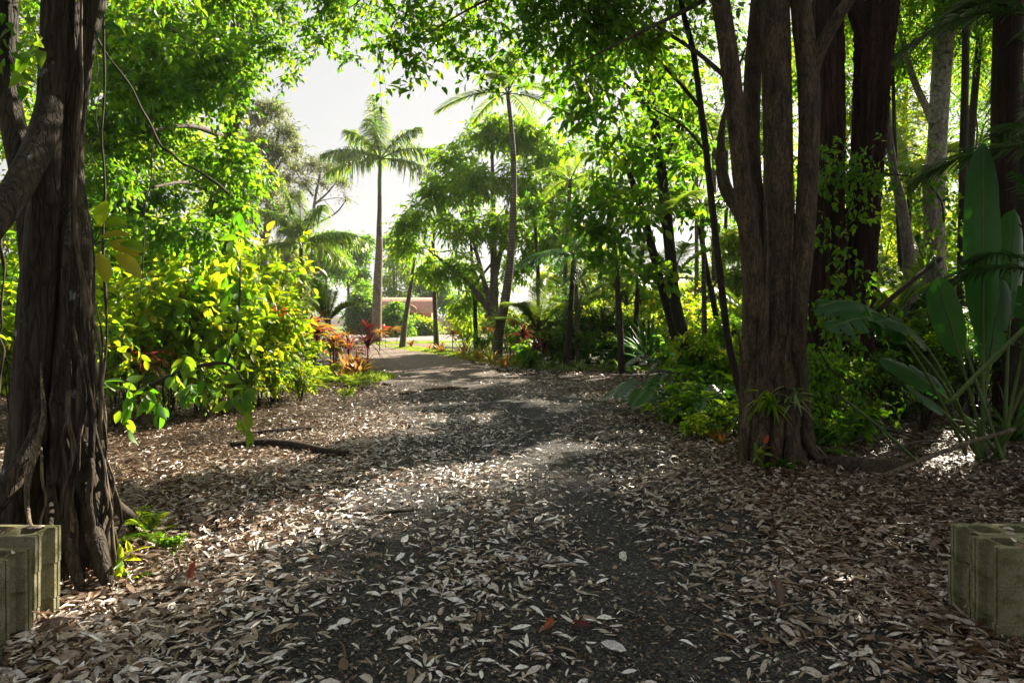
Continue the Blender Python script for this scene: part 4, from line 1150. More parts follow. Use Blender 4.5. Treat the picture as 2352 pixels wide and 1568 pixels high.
K['varieg'] = rosette_kit('spider_plant', 'plant', 133, 46, .42, .02, (.3, 1.3), .55, 'variegated')
K['grassy'] = rosette_kit('strap_leaf_clump', 'plant', 134, 60, .75, .022, (.5, 1.4), .5, 'leaf_dark')
K['pandan'] = rosette_kit('spiky_pandanus', 'pandanus', 135, 56, 1.55, .085, (.35, 1.4), .3, 'palm_dark', .25, 8)
K['cord_r'] = rosette_kit('cordyline', 'cordyline', 136, 22, .42, .085, (.1, 1.2), .35, 'red_leaf', 1.2, 6, LANCE)
K['cord_m'] = rosette_kit('cordyline', 'cordyline', 137, 24, .5, .10, (.0, 1.3), .35, 'maroon', 1.0, 6, LANCE, nstem=3, spread=.3)
K['cord_b'] = rosette_kit('cordyline', 'cordyline', 138, 40, .75, .03, (.0, 1.3), .6, 'maroon', .9, 7)
K['wispy'] = rosette_kit('red_wispy_plant', 'plant', 139, 70, .85, .02, (.2, 1.35), .55, 'maroon', .5, 7)
K['cord_o'] = rosette_kit('cordyline', 'cordyline', 141, 34, .55, .04, (.1, 1.3), .5, 'brom_orange', .7, 6)
# ferns
FN = [frond_mesh(.75, e, .5, 26, .15, .03, .15, .2, 'leaf_green', .03, 70 + i, .35, .1, .006) for i, e in enumerate((1.1, .7, .4))]
FL = [frond_mesh(.75, e, .5, 26, .15, .03, .15, .2, 'leaf_lime', .03, 75 + i, .35, .1, .006) for i, e in enumerate((1.1, .7, .4))]


def fern(label, loc, s, meshes, n=9, seed=0):
    t = thing('fern', label, 'fern', loc)
    rg = np.random.default_rng(seed)
    for i in range(n):
        o = bpy.data.objects.new('frond', meshes[i % 3]); COL.objects.link(o); o.parent = t
        o.rotation_euler = (0, 0, i * 2.4 + rg.normal(0, .3)); k = s * rg.uniform(.75, 1.15); o.scale = (k, k, k)
    return t


# split leaved monstera
def monstera_tmpl(nf=6):
    v, q, t = [], [], []
    ys = np.linspace(.0, .92, nf + 1)
    for s in (-1, 1):
        for i in range(nf):
            y0, y1 = ys[i], ys[i + 1]; ym = (y0 + y1) / 2
            w = .5 * math.sin(PI * (.22 + .68 * ym)) ** .7
            rise = .16 - .1 * ym - (.25 if i == 0 else 0)
            b = len(v)
            pts = [(0, y0, 0), (0, y1, 0), (s * w * .45, y1 + rise * .4, .05), (s * w * .45, y0 + rise * .4, .05), (s * w, y1 - .045 + rise, -.06), (s * w * .97, y0 + .03 + rise, -.06), (s * w * 1.04, ym + rise + .01, -.1)]
            v += pts
            quad = [(b, b + 3, b + 2, b + 1), (b + 3, b + 5, b + 4, b + 2)]
            tri = [(b + 5, b + 6, b + 4)]
            if s < 0:
                quad = [x[::-1] for x in quad]; tri = [x[::-1] for x in tri]
            q += quad; t += tri
    b = len(v); v += [(-.12, 1.0, 0), (.12, 1.0, 0), (0, .92, 0), (0, 1.12, -.1), (-.1, .9, 0), (.1, .9, 0)]
    t += [(b + 2, b + 5, b + 1), (b + 2, b + 1, b + 3), (b + 2, b + 3, b), (b + 2, b, b + 4)]
    v = np.array(v, float)
    return np.hstack([v, np.zeros((len(v), 1))]), np.array(t), np.array(q)


T_MON = monstera_tmpl()


def monstera(label, loc, n, L, spread, h, seed, mat='monstera'):
    rg = np.random.default_rng(seed)
    t = thing('monstera', label, 'monstera', loc)
    ml, ms = MB(), MB()
    a = np.arange(n) * 2.4 + rg.normal(0, .4, n)
    r = rg.uniform(.35, 1, n) * spread; z = h * rg.uniform(.45, 1, n)
    P = np.stack([np.cos(a) * r, np.sin(a) * r, z], -1)
    C = np.stack([P * .02, P * [.45, .45, .75], P], 1)
    twigs(ms, C, np.full(n, .009), 0)
    A = np.stack([np.cos(a), np.sin(a), rg.uniform(-1.0, -.2, n)], -1)
    N = np.stack([np.cos(a) * .6, np.sin(a) * .6, np.full(n, .8)], -1) + rg.normal(0, .2, (n, 3)) + [0, -.25, 0]
    l = L * rg.uniform(.65, 1.15, n)
    leaves(ml, P, A, N, l, l * .95, T_MON, 0, rg.uniform(0, 1, n))
    ml.build('foliage', M[mat], t); ms.build('stems', M['green_stem'], t)
    return t


# ================================================================== THE LEFT BANK
def gpx(px, Y):
    return gx(px, Y)


GB = 'broad leaved shrubs on the left bank'
bank = [  # px, Y, kit, scale, label
    (300, 11.4, 'big0', 1.02, 'yellow green broad leaved shrub nearest the strangler fig'),
    (380, 10.6, 'big1', 1.0, 'broad leaved shrub with a tall bare leading stem behind the leaning branch'),
    (455, 11.2, 'big2', 1.12, 'broad leaved shrub with the largest glowing yellow leaves on the left bank'),
    (520, 10.9, 'big0', .92, 'broad leaved shrub leaning to the drive over the fallen leaves'),
    (585, 11.8, 'big1', .94, 'broad leaved shrub below the leaning mossy trunk'),
    (640, 12.6, 'big2', .68, 'broad leaved shrub beside the red cordyline'),
    (690, 13.4, 'big0', .48, 'lower broad leaved shrub in front of the young palm'),
    (340, 13.5, 'big2', 1.25, 'taller broad leaved shrub deep in the bank behind the dark cordyline'),
    (440, 14.0, 'big1', 1.3, 'broad leaved shrub at the foot of the leaning mossy trunk'),
    (560, 14.6, 'big0', 1.25, 'pale yellow broad leaved shrub under the leafy curtain'),
    (630, 16.0, 'big1', .9, 'broad leaved shrub behind the red cordyline'),
    (260, 9.6, 'big1', .8, 'low broad leaved shrub just past the hanging roots'),
    (30, 8.6, 'big2', .85, 'broad leaved shrub left of the strangler fig behind its leaning limb'),
    (-60, 10.0, 'big0', 1.1, 'broad leaved shrub at the left edge behind the strangler fig'),
    (170, 12.5, 'big0', 1.15, 'broad leaved shrub hidden partly by the strangler fig stems')]
for i, (px, Y, k, s, lab) in enumerate(bank):
    K[k].put(lab, gpx(px, Y), i * 1.9, s, GB)
for i, (px, Y, k, s, lab) in enumerate([
        (480, 10.4, 'lime0', .62, 'low sunlit shrub at the front of the left bank by the leaning branch'),
        (560, 11.3, 'lime1', .6, 'low sunlit shrub with yellowing leaves at the edge of the leaves'),
        (625, 12.2, 'lime0', .62, 'low sunlit shrub with drooping pale leaf sprays'),
        (690, 12.9, 'lime1', .45, 'low sunlit shrub nearest the grass tuft'),
        (405, 11.6, 'lime1', .8, 'low sunlit shrub behind the dark cordyline'),
        (600, 17.5, 'lime0', 1.1, 'tall sunlit shrub behind the bank under the small palm'),
        (660, 19.0, 'lime1', .85, 'sunlit shrub below the small feathery palm'),
        (715, 20.5, 'lime0', .6, 'sunlit shrub left of the young palm'),
        (770, 23.0, 'fine0', .6, 'green shrub behind the maroon leaves'),
        (560, 20.0, 'lime1', 1.7, 'tall sunlit shrub far back in the left bank'),
        (480, 18.0, 'fine1', 2.0, 'tall green shrub behind the leaning mossy trunk'),
        (330, 16.0, 'fine0', 2.0, 'tall green shrub behind the leafy curtain'),
        (180, 15.0, 'fine1', 2.1, 'tall green shrub behind the strangler fig'),
        (20, 14.0, 'fine0', 2.1, 'tall green shrub at the left edge of the wood')]):
    K[k].put(lab, gpx(px, Y), i * 1.3, s, 'shrubs filling the left bank')
# the long leaning branch with hanging leaf clusters in front of the bank
sb = at(240, 968, 7.6); sb[2] = 0
lb = thing('leaning_branch', 'long leaning branch with clusters of big leaves reaching out from beside the strangler fig', 'branch', sb)
main = [at(228, 975, 7.4), at(300, 915, 7.3), at(380, 868, 7.2), at(450, 842, 7.1), at(520, 835, 7.0), at(555, 870, 6.9), at(568, 915, 6.8)]
part_tube('stem', M['twig'], lb, sb, main, [.035, .03, .026, .022, .016, .010, .005], 8, 40, rng=fr)
up = [at(520, 835, 7.0), at(540, 780, 7.1), at(550, 700, 7.1), at(552, 600, 7.2), at(554, 530, 7.2)]
part_tube('side_branch', M['twig'], lb, sb, up, [.014, .012, .010, .008, .004], 7, 24, rng=fr)
mb = MB()
P = np.array([at(265, 905, 7.2), at(300, 880, 7.2), at(340, 880, 7.2), at(390, 850, 7.2), at(430, 815, 7.1), at(470, 860, 7.0), at(500, 800, 7.1), at(545, 890, 6.8), at(560, 920, 6.8), at(540, 950, 6.8), at(580, 885, 6.9), at(440, 880, 7.1), at(360, 915, 7.2),
              at(550, 700, 7.1), at(540, 760, 7.1), at(552, 640, 7.2), at(554, 545, 7.2), at(545, 590, 7.2), at(270, 935, 7.2), at(500, 860, 7), at(400, 905, 7.1), at(555, 480, 7.2)])
D = fr.normal(0, .6, (len(P), 3)); D[:, 2] -= .3
sprays(mb, P, D, .22, 6, .19, .095, T_BIG, .2, .55, fr, .004)
mb.build('foliage', [M['leaf_green'], M['twig']], lb, sb)

# colour in the bank
K['cord_b'].put('dark arching cordyline with narrow maroon leaves under the broad shrubs', gpx(325, 9.8), 0, 1.1)
K['cord_b'].put('second narrow leaved maroon cordyline low by the leaning branch', gpx(270, 10.4), 1, .8)
K['cord_r'].put('tall thin stemmed red cordyline topmost in the left bank', gpx(640, 14.8), 0, 1.35)
K['cord_r'].put('bright red cordyline low under the tall red one', gpx(664, 15.2), 1.2, .95)
K['cord_r'].put('scarlet cordyline tuft beside the orange feathery cordyline', gpx(664, 16.6), 2.2, .8)
K['cord_o'].put('orange feathery cordyline left of the young palm', gpx(708, 16.5), 0, 1.9)
K['cord_o'].put('coppery cordyline at the foot of the young palm', gpx(768, 17.6), 1, 1.4)
K['wispy'].put('maroon wispy leaved plant beside the base of the tallest palm', gpx(845, 20.5), 0, 1.5)
K['wispy'].put('maroon wispy leaved plant half hidden behind the bromeliads', gpx(800, 19.0), 1, 1.35)
K['brom_m'].put('broad coppery bromeliad at the right end of the left bank', gpx(826, 17.4), 0, 1.15)
K['brom_m'].put('tall coppery bromeliad left of the end one', gpx(800, 17.9), 2, 1.4)
K['brom_o'].put('orange bromeliad low between the left bank and the grass tuft', gpx(784, 16.8), 2, .9)
for i, (px, Y, s, lab) in enumerate(((735, 16.0, 1.5, 'bright fern under the coppery bromeliads'), (770, 16.3, 1.2, 'small bright fern beside the grass tuft'), (815, 15.4, .9, 'fern growing out of the grass tuft'), (690, 15.0, 1.3, 'fern in the shade of the low broad leaved shrub'), (345, 4.95, .5, 'small fern against the foot of the strangler fig'))):
    fern(lab, gpx(px, Y), s, FL, 10, i)
for i, (px, py, k, s, lab) in enumerate(((390, 1262, 'low0', .22, 'small round leaved seedling near the foot of the strangler fig'), (285, 1335, 'seedling', .8, 'two leaved bright seedling in front of the strangler fig roots'), (330, 1210, 'low1', .3, 'feathery little plant by the spreading fig root'),
                                       (640, 888, 'low1', .8, 'small green plant in the sunny leaves below the bank'), (370, 940, 'low1', .7, 'small plant under the leaning branch'), (590, 868, 'low1', 1.0, 'yellowing little plant at the foot of the bank'), (790, 915, 'low1', .5, 'tiny weed in the leaves below the grass tuft'))):
    K[k].put(lab, gnd(px, py), i, s)
# lianas hanging left
for i, (pts, Y, w, lab) in enumerate((([(238, -100), (236, 120), (234, 330), (236, 480), (238, 640), (242, 880)], 6.2, .011, 'long dark liana hanging straight down right of the strangler fig'),
                                      ([(222, 90), (290, 190), (350, 300), (410, 370), (470, 400), (520, 440)], 7.0, .013, 'dark liana slanting down from the strangler fig to the leafy curtain'),
                                      ([(218, -50), (222, 200), (214, 380)], 6.6, .006, 'thin liana close beside the strangler fig stem'),
                                      ([(352, 240), (346, 400), (330, 560), (322, 700)], 8.4, .007, 'thin liana hanging in the leafy curtain'),
                                      ([(52, 430), (50, 560), (44, 720), (38, 900)], 5.6, .010, 'liana hanging below the leaning limb of the strangler fig'),
                                      ([(14, 480), (8, 620), (2, 760), (0, 900)], 5.4, .012, 'liana hanging at the left edge below the leaning limb'))):
    mb = MB(); P = catmull([at(x, y, Y) for x, y in pts], 14) + fr.normal(0, .012, (14, 3))
    tube(mb, P, w * fr.uniform(.55, 1.25, 14), 7, 90, lump=.3, rng=fr)
    tag(mb.build('liana', M['twig']), lab, 'liana', 'lianas on the left')

# ================================================================== LEFT TALL TREE WITH THE LEAFY CURTAIN
LY = 14.5
b = gx(440, LY)
lt = thing('leafy_tree', 'tall leaning mossy trunk with a curtain of small heart shaped leaves behind the strangler fig', 'tree', b)
px_part('trunk', M['grey_bark'], lt, b, [(600, -500, 40), (580, -200, 46), (560, 0, 50), (548, 130, 52), (545, 230, 50), (528, 330, 48), (505, 450, 50), (484, 560, 52), (466, 660, 56), (452, 780, 62), (440, 900, 80)], LY, seg=20, n=70, lump=.07, flute=.03, rng=fr)
for pts in ([(560, 60, 24), (620, -20, 18), (700, -60, 12), (780, -40, 8)], [(545, 200, 22), (470, 120, 18, -1), (380, 60, 12, -2), (300, 40, 8, -2.6)], [(530, 320, 18), (440, 290, 14, -1.4), (350, 300, 9, -2.4)], [(505, 450, 14), (430, 420, 10, -1.5), (350, 430, 7, -2.5)]):
    px_part('branch', M['grey_bark'], lt, b, pts, LY, seg=8, n=20, rng=fr)
mb = MB()
cl = []
for i in range(46):
    px = fr.uniform(215, 545); py = fr.uniform(-40, 560)
    if px > 520 and py > 430:
        continue
    cl.append((px, py, fr.uniform(9.5, 14.0), fr.uniform(50, 85)))
cl += [(590, 30, 13, 55), (555, 400, 12, 40), (545, 480, 12, 45), (560, 160, 13, 40)]
crown(mb, pxc(cl), 4300, 7, .115, .078, T_HEART, .42, .35, .45, fr, .003, 1.6)
cl = pxc([(660, 20, 12.5, 45), (700, 60, 12.5, 40), (640, 110, 12.5, 45), (700, 130, 12, 25), (600, 90, 12.5, 40), (650, 180, 12, 25), (760, 30, 12, 40), (740, 90, 12, 30), (800, 60, 11.5, 40), (800, 130, 11.5, 22), (770, -20, 12, 50), (840, 20, 11, 45), (720, -60, 12, 70)])
crown(mb, cl, 400, 7, .12, .062, T_MID, .4, .4, .4, fr, .004, 1.7)
cl = pxc([(100, -100, 12, 160), (300, -160, 12, 180), (520, -180, 12, 200), (0, 150, 13, 100), (20, 300, 13, 80), (60, 0, 13, 110)])
crown(mb, cl, 1100, 6, .11, .07, T_HEART, .5, .3, .4, fr, .003)
mb.build('crown', [M['leaf_green'], M['twig']], lt, b)
b = gx(300, 19)
t2 = thing('leafy_tree', 'bright back lit tree behind the leafy curtain, seen between its leaves', 'tree', b)
px_part('trunk', M['grey_bark'], t2, b, [(300, -200, 24), (310, 200, 28), (300, 500, 32), (300, 856, 44)], 19, seg=12, n=40, rng=fr)
mb = MB()
crown(mb, pxc([(x, y, 19 + fr.uniform(-2, 2), r) for x, y, r in ((100, 100, 120), (260, 60, 120), (420, 100, 120), (120, 320, 120), (300, 330, 130), (450, 360, 110), (180, 500, 110), (350, 540, 110), (30, 500, 110), (480, 520, 80), (-60, 250, 130), (20, 620, 90), (300, -120, 160))]), 4200, 6, .18, .10, T_SMALL, .6, .3, .3, fr, .005)
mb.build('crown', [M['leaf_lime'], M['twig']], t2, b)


# ================================================================== TREES BEYOND
def far_tree(label, basepx, Y, trunks, cl, n, lL, lW, mat, bark='grey_bark', tm=T_SMALL, m=6, Ls=.9, hang=.3, group=None, name='tree', nb=7, twig=.008, shell=2.2):
    b = gx(basepx, Y)
    t = thing(name, label, 'tree', b, group)
    tips = []
    for i, pts in enumerate(trunks):
        p, r = pxstem(pts, Y)
        part_tube('trunk' if i == 0 else 'branch', M[bark], t, b, p, r, 10, 40, rng=fr)
        tips.append((p, r))
    C = pxc(cl)
    for c in C[:nb]:
        p, r = tips[fr.integers(0, len(tips))]
        s = min(range(len(p)), key=lambda i: np.linalg.norm(p[i] - np.array(c[:3])) + (0 if p[i][2] < c[2] else 50))
        pp, rr = limb(p[s], c[:3], r[s] * .5, r[s] * .12, .1, fr)
        part_tube('branch', M[bark], t, b, pp, rr, 6, 16, rng=fr)
    mb = MB()
    crown(mb, C, n, m, lL, lW, tm, Ls, .3, hang, fr, twig, shell)
    mb.build('crown', [M[mat], M['twig']], t, b)
    return t


far_tree('rounded dense tree with several slender trunks right of the tallest palm', 1130, 28, [[(1130, 330, 6), (1132, 450, 12), (1134, 600, 18), (1135, 690, 22), (1132, 790, 30)], [(1128, 720, 18), (1085, 660, 14), (1030, 610, 10), (985, 575, 6)], [(1128, 700, 14), (1105, 620, 11), (1080, 520, 7), (1060, 430, 4)], [(1136, 640, 14), (1160, 540, 10), (1200, 440, 6), (1230, 370, 4)]],
         [(1040, 370, 28, 55), (1110, 310, 28, 50), (1190, 310, 28, 55), (1260, 360, 28, 55), (1300, 420, 28, 45), (1010, 440, 27.5, 50), (960, 500, 27.5, 45), (940, 560, 27.5, 35), (1090, 420, 26.5, 60), (1190, 420, 26.5, 60), (1260, 480, 27, 55), (1060, 520, 27, 50), (1150, 520, 27.5, 55), (1000, 620, 28, 40), (1060, 610, 28, 45), (1230, 560, 28, 50), (1300, 540, 28, 45), (1100, 660, 29, 40), (1060, 700, 29, 30), (1180, 620, 29, 40), (920, 520, 27.5, 25), (1220, 310, 28, 40), (1150, 290, 28, 35)],
         2600, .28, .085, 'leaf_mango', 'grey_bark', T_LANCE, 7, .6, .45, name='mango_tree', nb=12)
far_tree('grey green gum tree with an open crown left of the small palm', 600, 46, [[(640, 300, 8), (620, 420, 12), (610, 560, 16), (600, 785, 24)]],
         [(590, 270, 46, 30), (630, 250, 46, 30), (660, 300, 46, 28), (600, 330, 45, 35), (640, 350, 45, 32), (580, 400, 45, 40), (680, 340, 46, 18), (620, 430, 45, 35), (570, 480, 45, 40), (640, 480, 45, 25), (600, 240, 46, 18), (560, 320, 46, 35)], 1500, .30, .10, 'leaf_olive', Ls=1.0, nb=10, name='gum_tree', shell=1.6)
far_tree('distant dark gum tree with bare twisting limbs behind the small palm', 700, 66, [[(735, 400, 5), (725, 450, 7), (715, 520, 9), (700, 600, 12), (700, 774, 18)], [(722, 470, 6), (755, 440, 4), (785, 400, 2.5)], [(715, 520, 5), (770, 490, 4), (795, 460, 2.5)], [(720, 450, 5), (690, 410, 3), (670, 380, 2)]],
         [(680, 385, 66, 24), (720, 375, 66, 24), (755, 385, 66, 20), (785, 415, 66, 16), (700, 420, 66, 18), (660, 410, 66, 22), (795, 455, 66, 10), (740, 420, 66, 12), (675, 450, 66, 20)], 620, .34, .12, 'leaf_olive', Ls=1.1, nb=9, name='gum_tree', shell=1.5)
bx = [  # the line of trees and bushes across the yard: basepx, Y, [(px,py,r)], leaf, label
    (760, 62, [(745, 600, 35), (720, 640, 34), (770, 560, 28), (785, 610, 32), (740, 560, 22), (700, 600, 30), (720, 680, 35)], 'leaf_green', 'dense dark green tree behind the trunk of the small palm'),
    (832, 58, [(832, 690, 30), (815, 720, 24), (850, 715, 26), (835, 660, 18), (822, 745, 22), (850, 750, 20)], 'leaf_green', 'round blue green bush left of the tallest palm base'),
    (800, 74, [(800, 560, 24), (825, 585, 24), (840, 550, 14), (790, 610, 26), (820, 630, 22)], 'leaf_green', 'far leafy tree left of the tallest palm trunk'),
    (905, 76, [(905, 600, 26), (930, 630, 24), (890, 640, 22), (915, 570, 14), (945, 600, 14), (900, 670, 22), (930, 680, 20)], 'leaf_lime', 'pale leafy tree right of the tallest palm trunk'),
    (985, 80, [(960, 650, 22), (985, 630, 24), (1010, 660, 24), (985, 690, 20), (1030, 690, 22)], 'leaf_green', 'leafy tree behind the red tiled roof'),
    (905, 86, [(890, 555, 12), (915, 565, 12), (905, 545, 8), (930, 575, 10)], 'leaf_mango', 'faint tree top far behind the pale leafy tree'),
    (908, 50, [(905, 722, 20), (892, 745, 16), (922, 745, 17), (910, 704, 12)], 'leaf_green', 'round green bush in front of the red tiled roof'),
    (960, 52, [(955, 742, 14), (975, 748, 13), (945, 752, 11), (992, 752, 10)], 'leaf_lime', 'yellow green bush right of the round bush in the yard'),
    (1090, 60, [(1060, 720, 24), (1100, 700, 28), (1140, 720, 28), (1080, 750, 18), (1120, 750, 20)], 'leaf_lime', 'sunny bushes behind the slender trunks of the rounded tree'),
    (560, 50, [(540, 620, 50), (600, 600, 50), (570, 680, 50), (640, 660, 45), (500, 700, 50)], 'leaf_lime', 'bright tree far behind the left bank'),
    (650, 54, [(650, 580, 34), (680, 640, 36), (640, 700, 36), (690, 700, 30)], 'leaf_olive', 'olive tree far behind the small palm')]
for i, (px, Y, cl, mat, lab) in enumerate(bx):
    far_tree(lab, px, Y, [[(cl[0][0], cl[0][1], 4), ((px + cl[0][0]) / 2, (cl[0][1] + 770) / 2, 6), (px, HY + F * H / Y, 9)]], [(x, y, Y + fr.uniform(-1, 1), r) for x, y, r in cl], 620 if 'faint' in lab or 'pale' in lab else 1500 if Y > 45 else 1100, .0055 * Y, .0024 * Y, mat, Ls=.016 * Y, nb=3, name='leafy_tree', twig=.004)
# sunlit trees behind the right bed and the saplings
by = [
    (1380, 36, [(1330, 620, 50), (1400, 600, 50), (1370, 680, 45), (1440, 660, 50), (1300, 690, 40), (1340, 540, 40), (1270, 640, 40)], 'leaf_lime', 'sunlit tree behind the dark bush'),
    (1560, 40, [(1520, 690, 40), (1580, 680, 45), (1640, 650, 50), (1620, 720, 40), (1680, 700, 45)], 'leaf_lime', 'yellow green bushes in front of the cream house'),
    (1640, 30, [(1640, 480, 60), (1600, 380, 60), (1660, 350, 60), (1680, 560, 60), (1620, 620, 50), (1560, 430, 40)], 'leaf_green', 'loose green tree seen between the saplings and the many stemmed tree'),
    (1450, 34, [(1400, 380, 60), (1460, 300, 70), (1350, 430, 50), (1330, 330, 50), (1480, 420, 50), (1540, 270, 70)], 'leaf_green', 'loose leafy tree behind the dark twin stemmed tree'),
    (1600, 26, [(1600, 130, 90), (1680, 220, 80), (1560, 220, 70), (1650, 60, 90), (1520, 100, 80), (1700, -60, 110), (1560, -60, 110)], 'leaf_green', 'tall leafy tree glowing beside the sun'),
    (1700, 22, [(1690, 640, 40), (1700, 740, 45), (1660, 780, 45), (1690, 560, 45)], 'leaf_lime', 'sunlit bush behind the base of the many stemmed tree')]
for i, (px, Y, cl, mat, lab) in enumerate(by):
    far_tree(lab, px, Y, [[(cl[0][0], cl[0][1], 6), ((px + cl[0][0]) / 2, (cl[0][1] + 770) / 2, 9), (px, HY + F * H / Y, 14)]], [(x, y, Y + fr.uniform(-1.5, 1.5), r) for x, y, r in cl], 700 if 'loose' in lab or 'glowing' in lab else 1700, .0062 * Y, .0032 * Y, mat, Ls=.016 * Y, nb=4, name='leafy_tree', twig=.004)
# the wood behind the dark right side
lw = [
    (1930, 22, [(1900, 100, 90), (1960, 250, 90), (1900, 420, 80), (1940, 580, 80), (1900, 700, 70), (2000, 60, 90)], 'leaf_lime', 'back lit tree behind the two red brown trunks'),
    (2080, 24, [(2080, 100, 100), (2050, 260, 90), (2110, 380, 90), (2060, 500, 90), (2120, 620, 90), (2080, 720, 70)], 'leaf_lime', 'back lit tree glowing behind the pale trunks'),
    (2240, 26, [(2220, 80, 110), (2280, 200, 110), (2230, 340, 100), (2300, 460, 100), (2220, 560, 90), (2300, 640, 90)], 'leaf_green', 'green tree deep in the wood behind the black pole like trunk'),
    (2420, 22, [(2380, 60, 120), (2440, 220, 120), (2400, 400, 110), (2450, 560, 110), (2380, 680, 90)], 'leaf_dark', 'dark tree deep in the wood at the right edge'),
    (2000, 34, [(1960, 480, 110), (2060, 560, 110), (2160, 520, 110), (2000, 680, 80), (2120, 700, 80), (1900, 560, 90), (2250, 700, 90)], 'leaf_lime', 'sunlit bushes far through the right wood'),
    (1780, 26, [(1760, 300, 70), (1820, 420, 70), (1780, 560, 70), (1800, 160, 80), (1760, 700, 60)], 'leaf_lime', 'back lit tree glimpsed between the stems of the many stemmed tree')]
for i, (px, Y, cl, mat, lab) in enumerate(lw):
    far_tree(lab, px, Y, [[(cl[0][0], cl[0][1], 10), ((px + cl[0][0]) / 2, (cl[0][1] + 770) / 2, 13), (px, HY + F * H / Y, 18)]], [(x, y, Y + fr.uniform(-2, 2), r) for x, y, r in cl], 2600, .0066 * Y, .0034 * Y, mat, Ls=.016 * Y, nb=4, name='forest_tree', twig=.004)


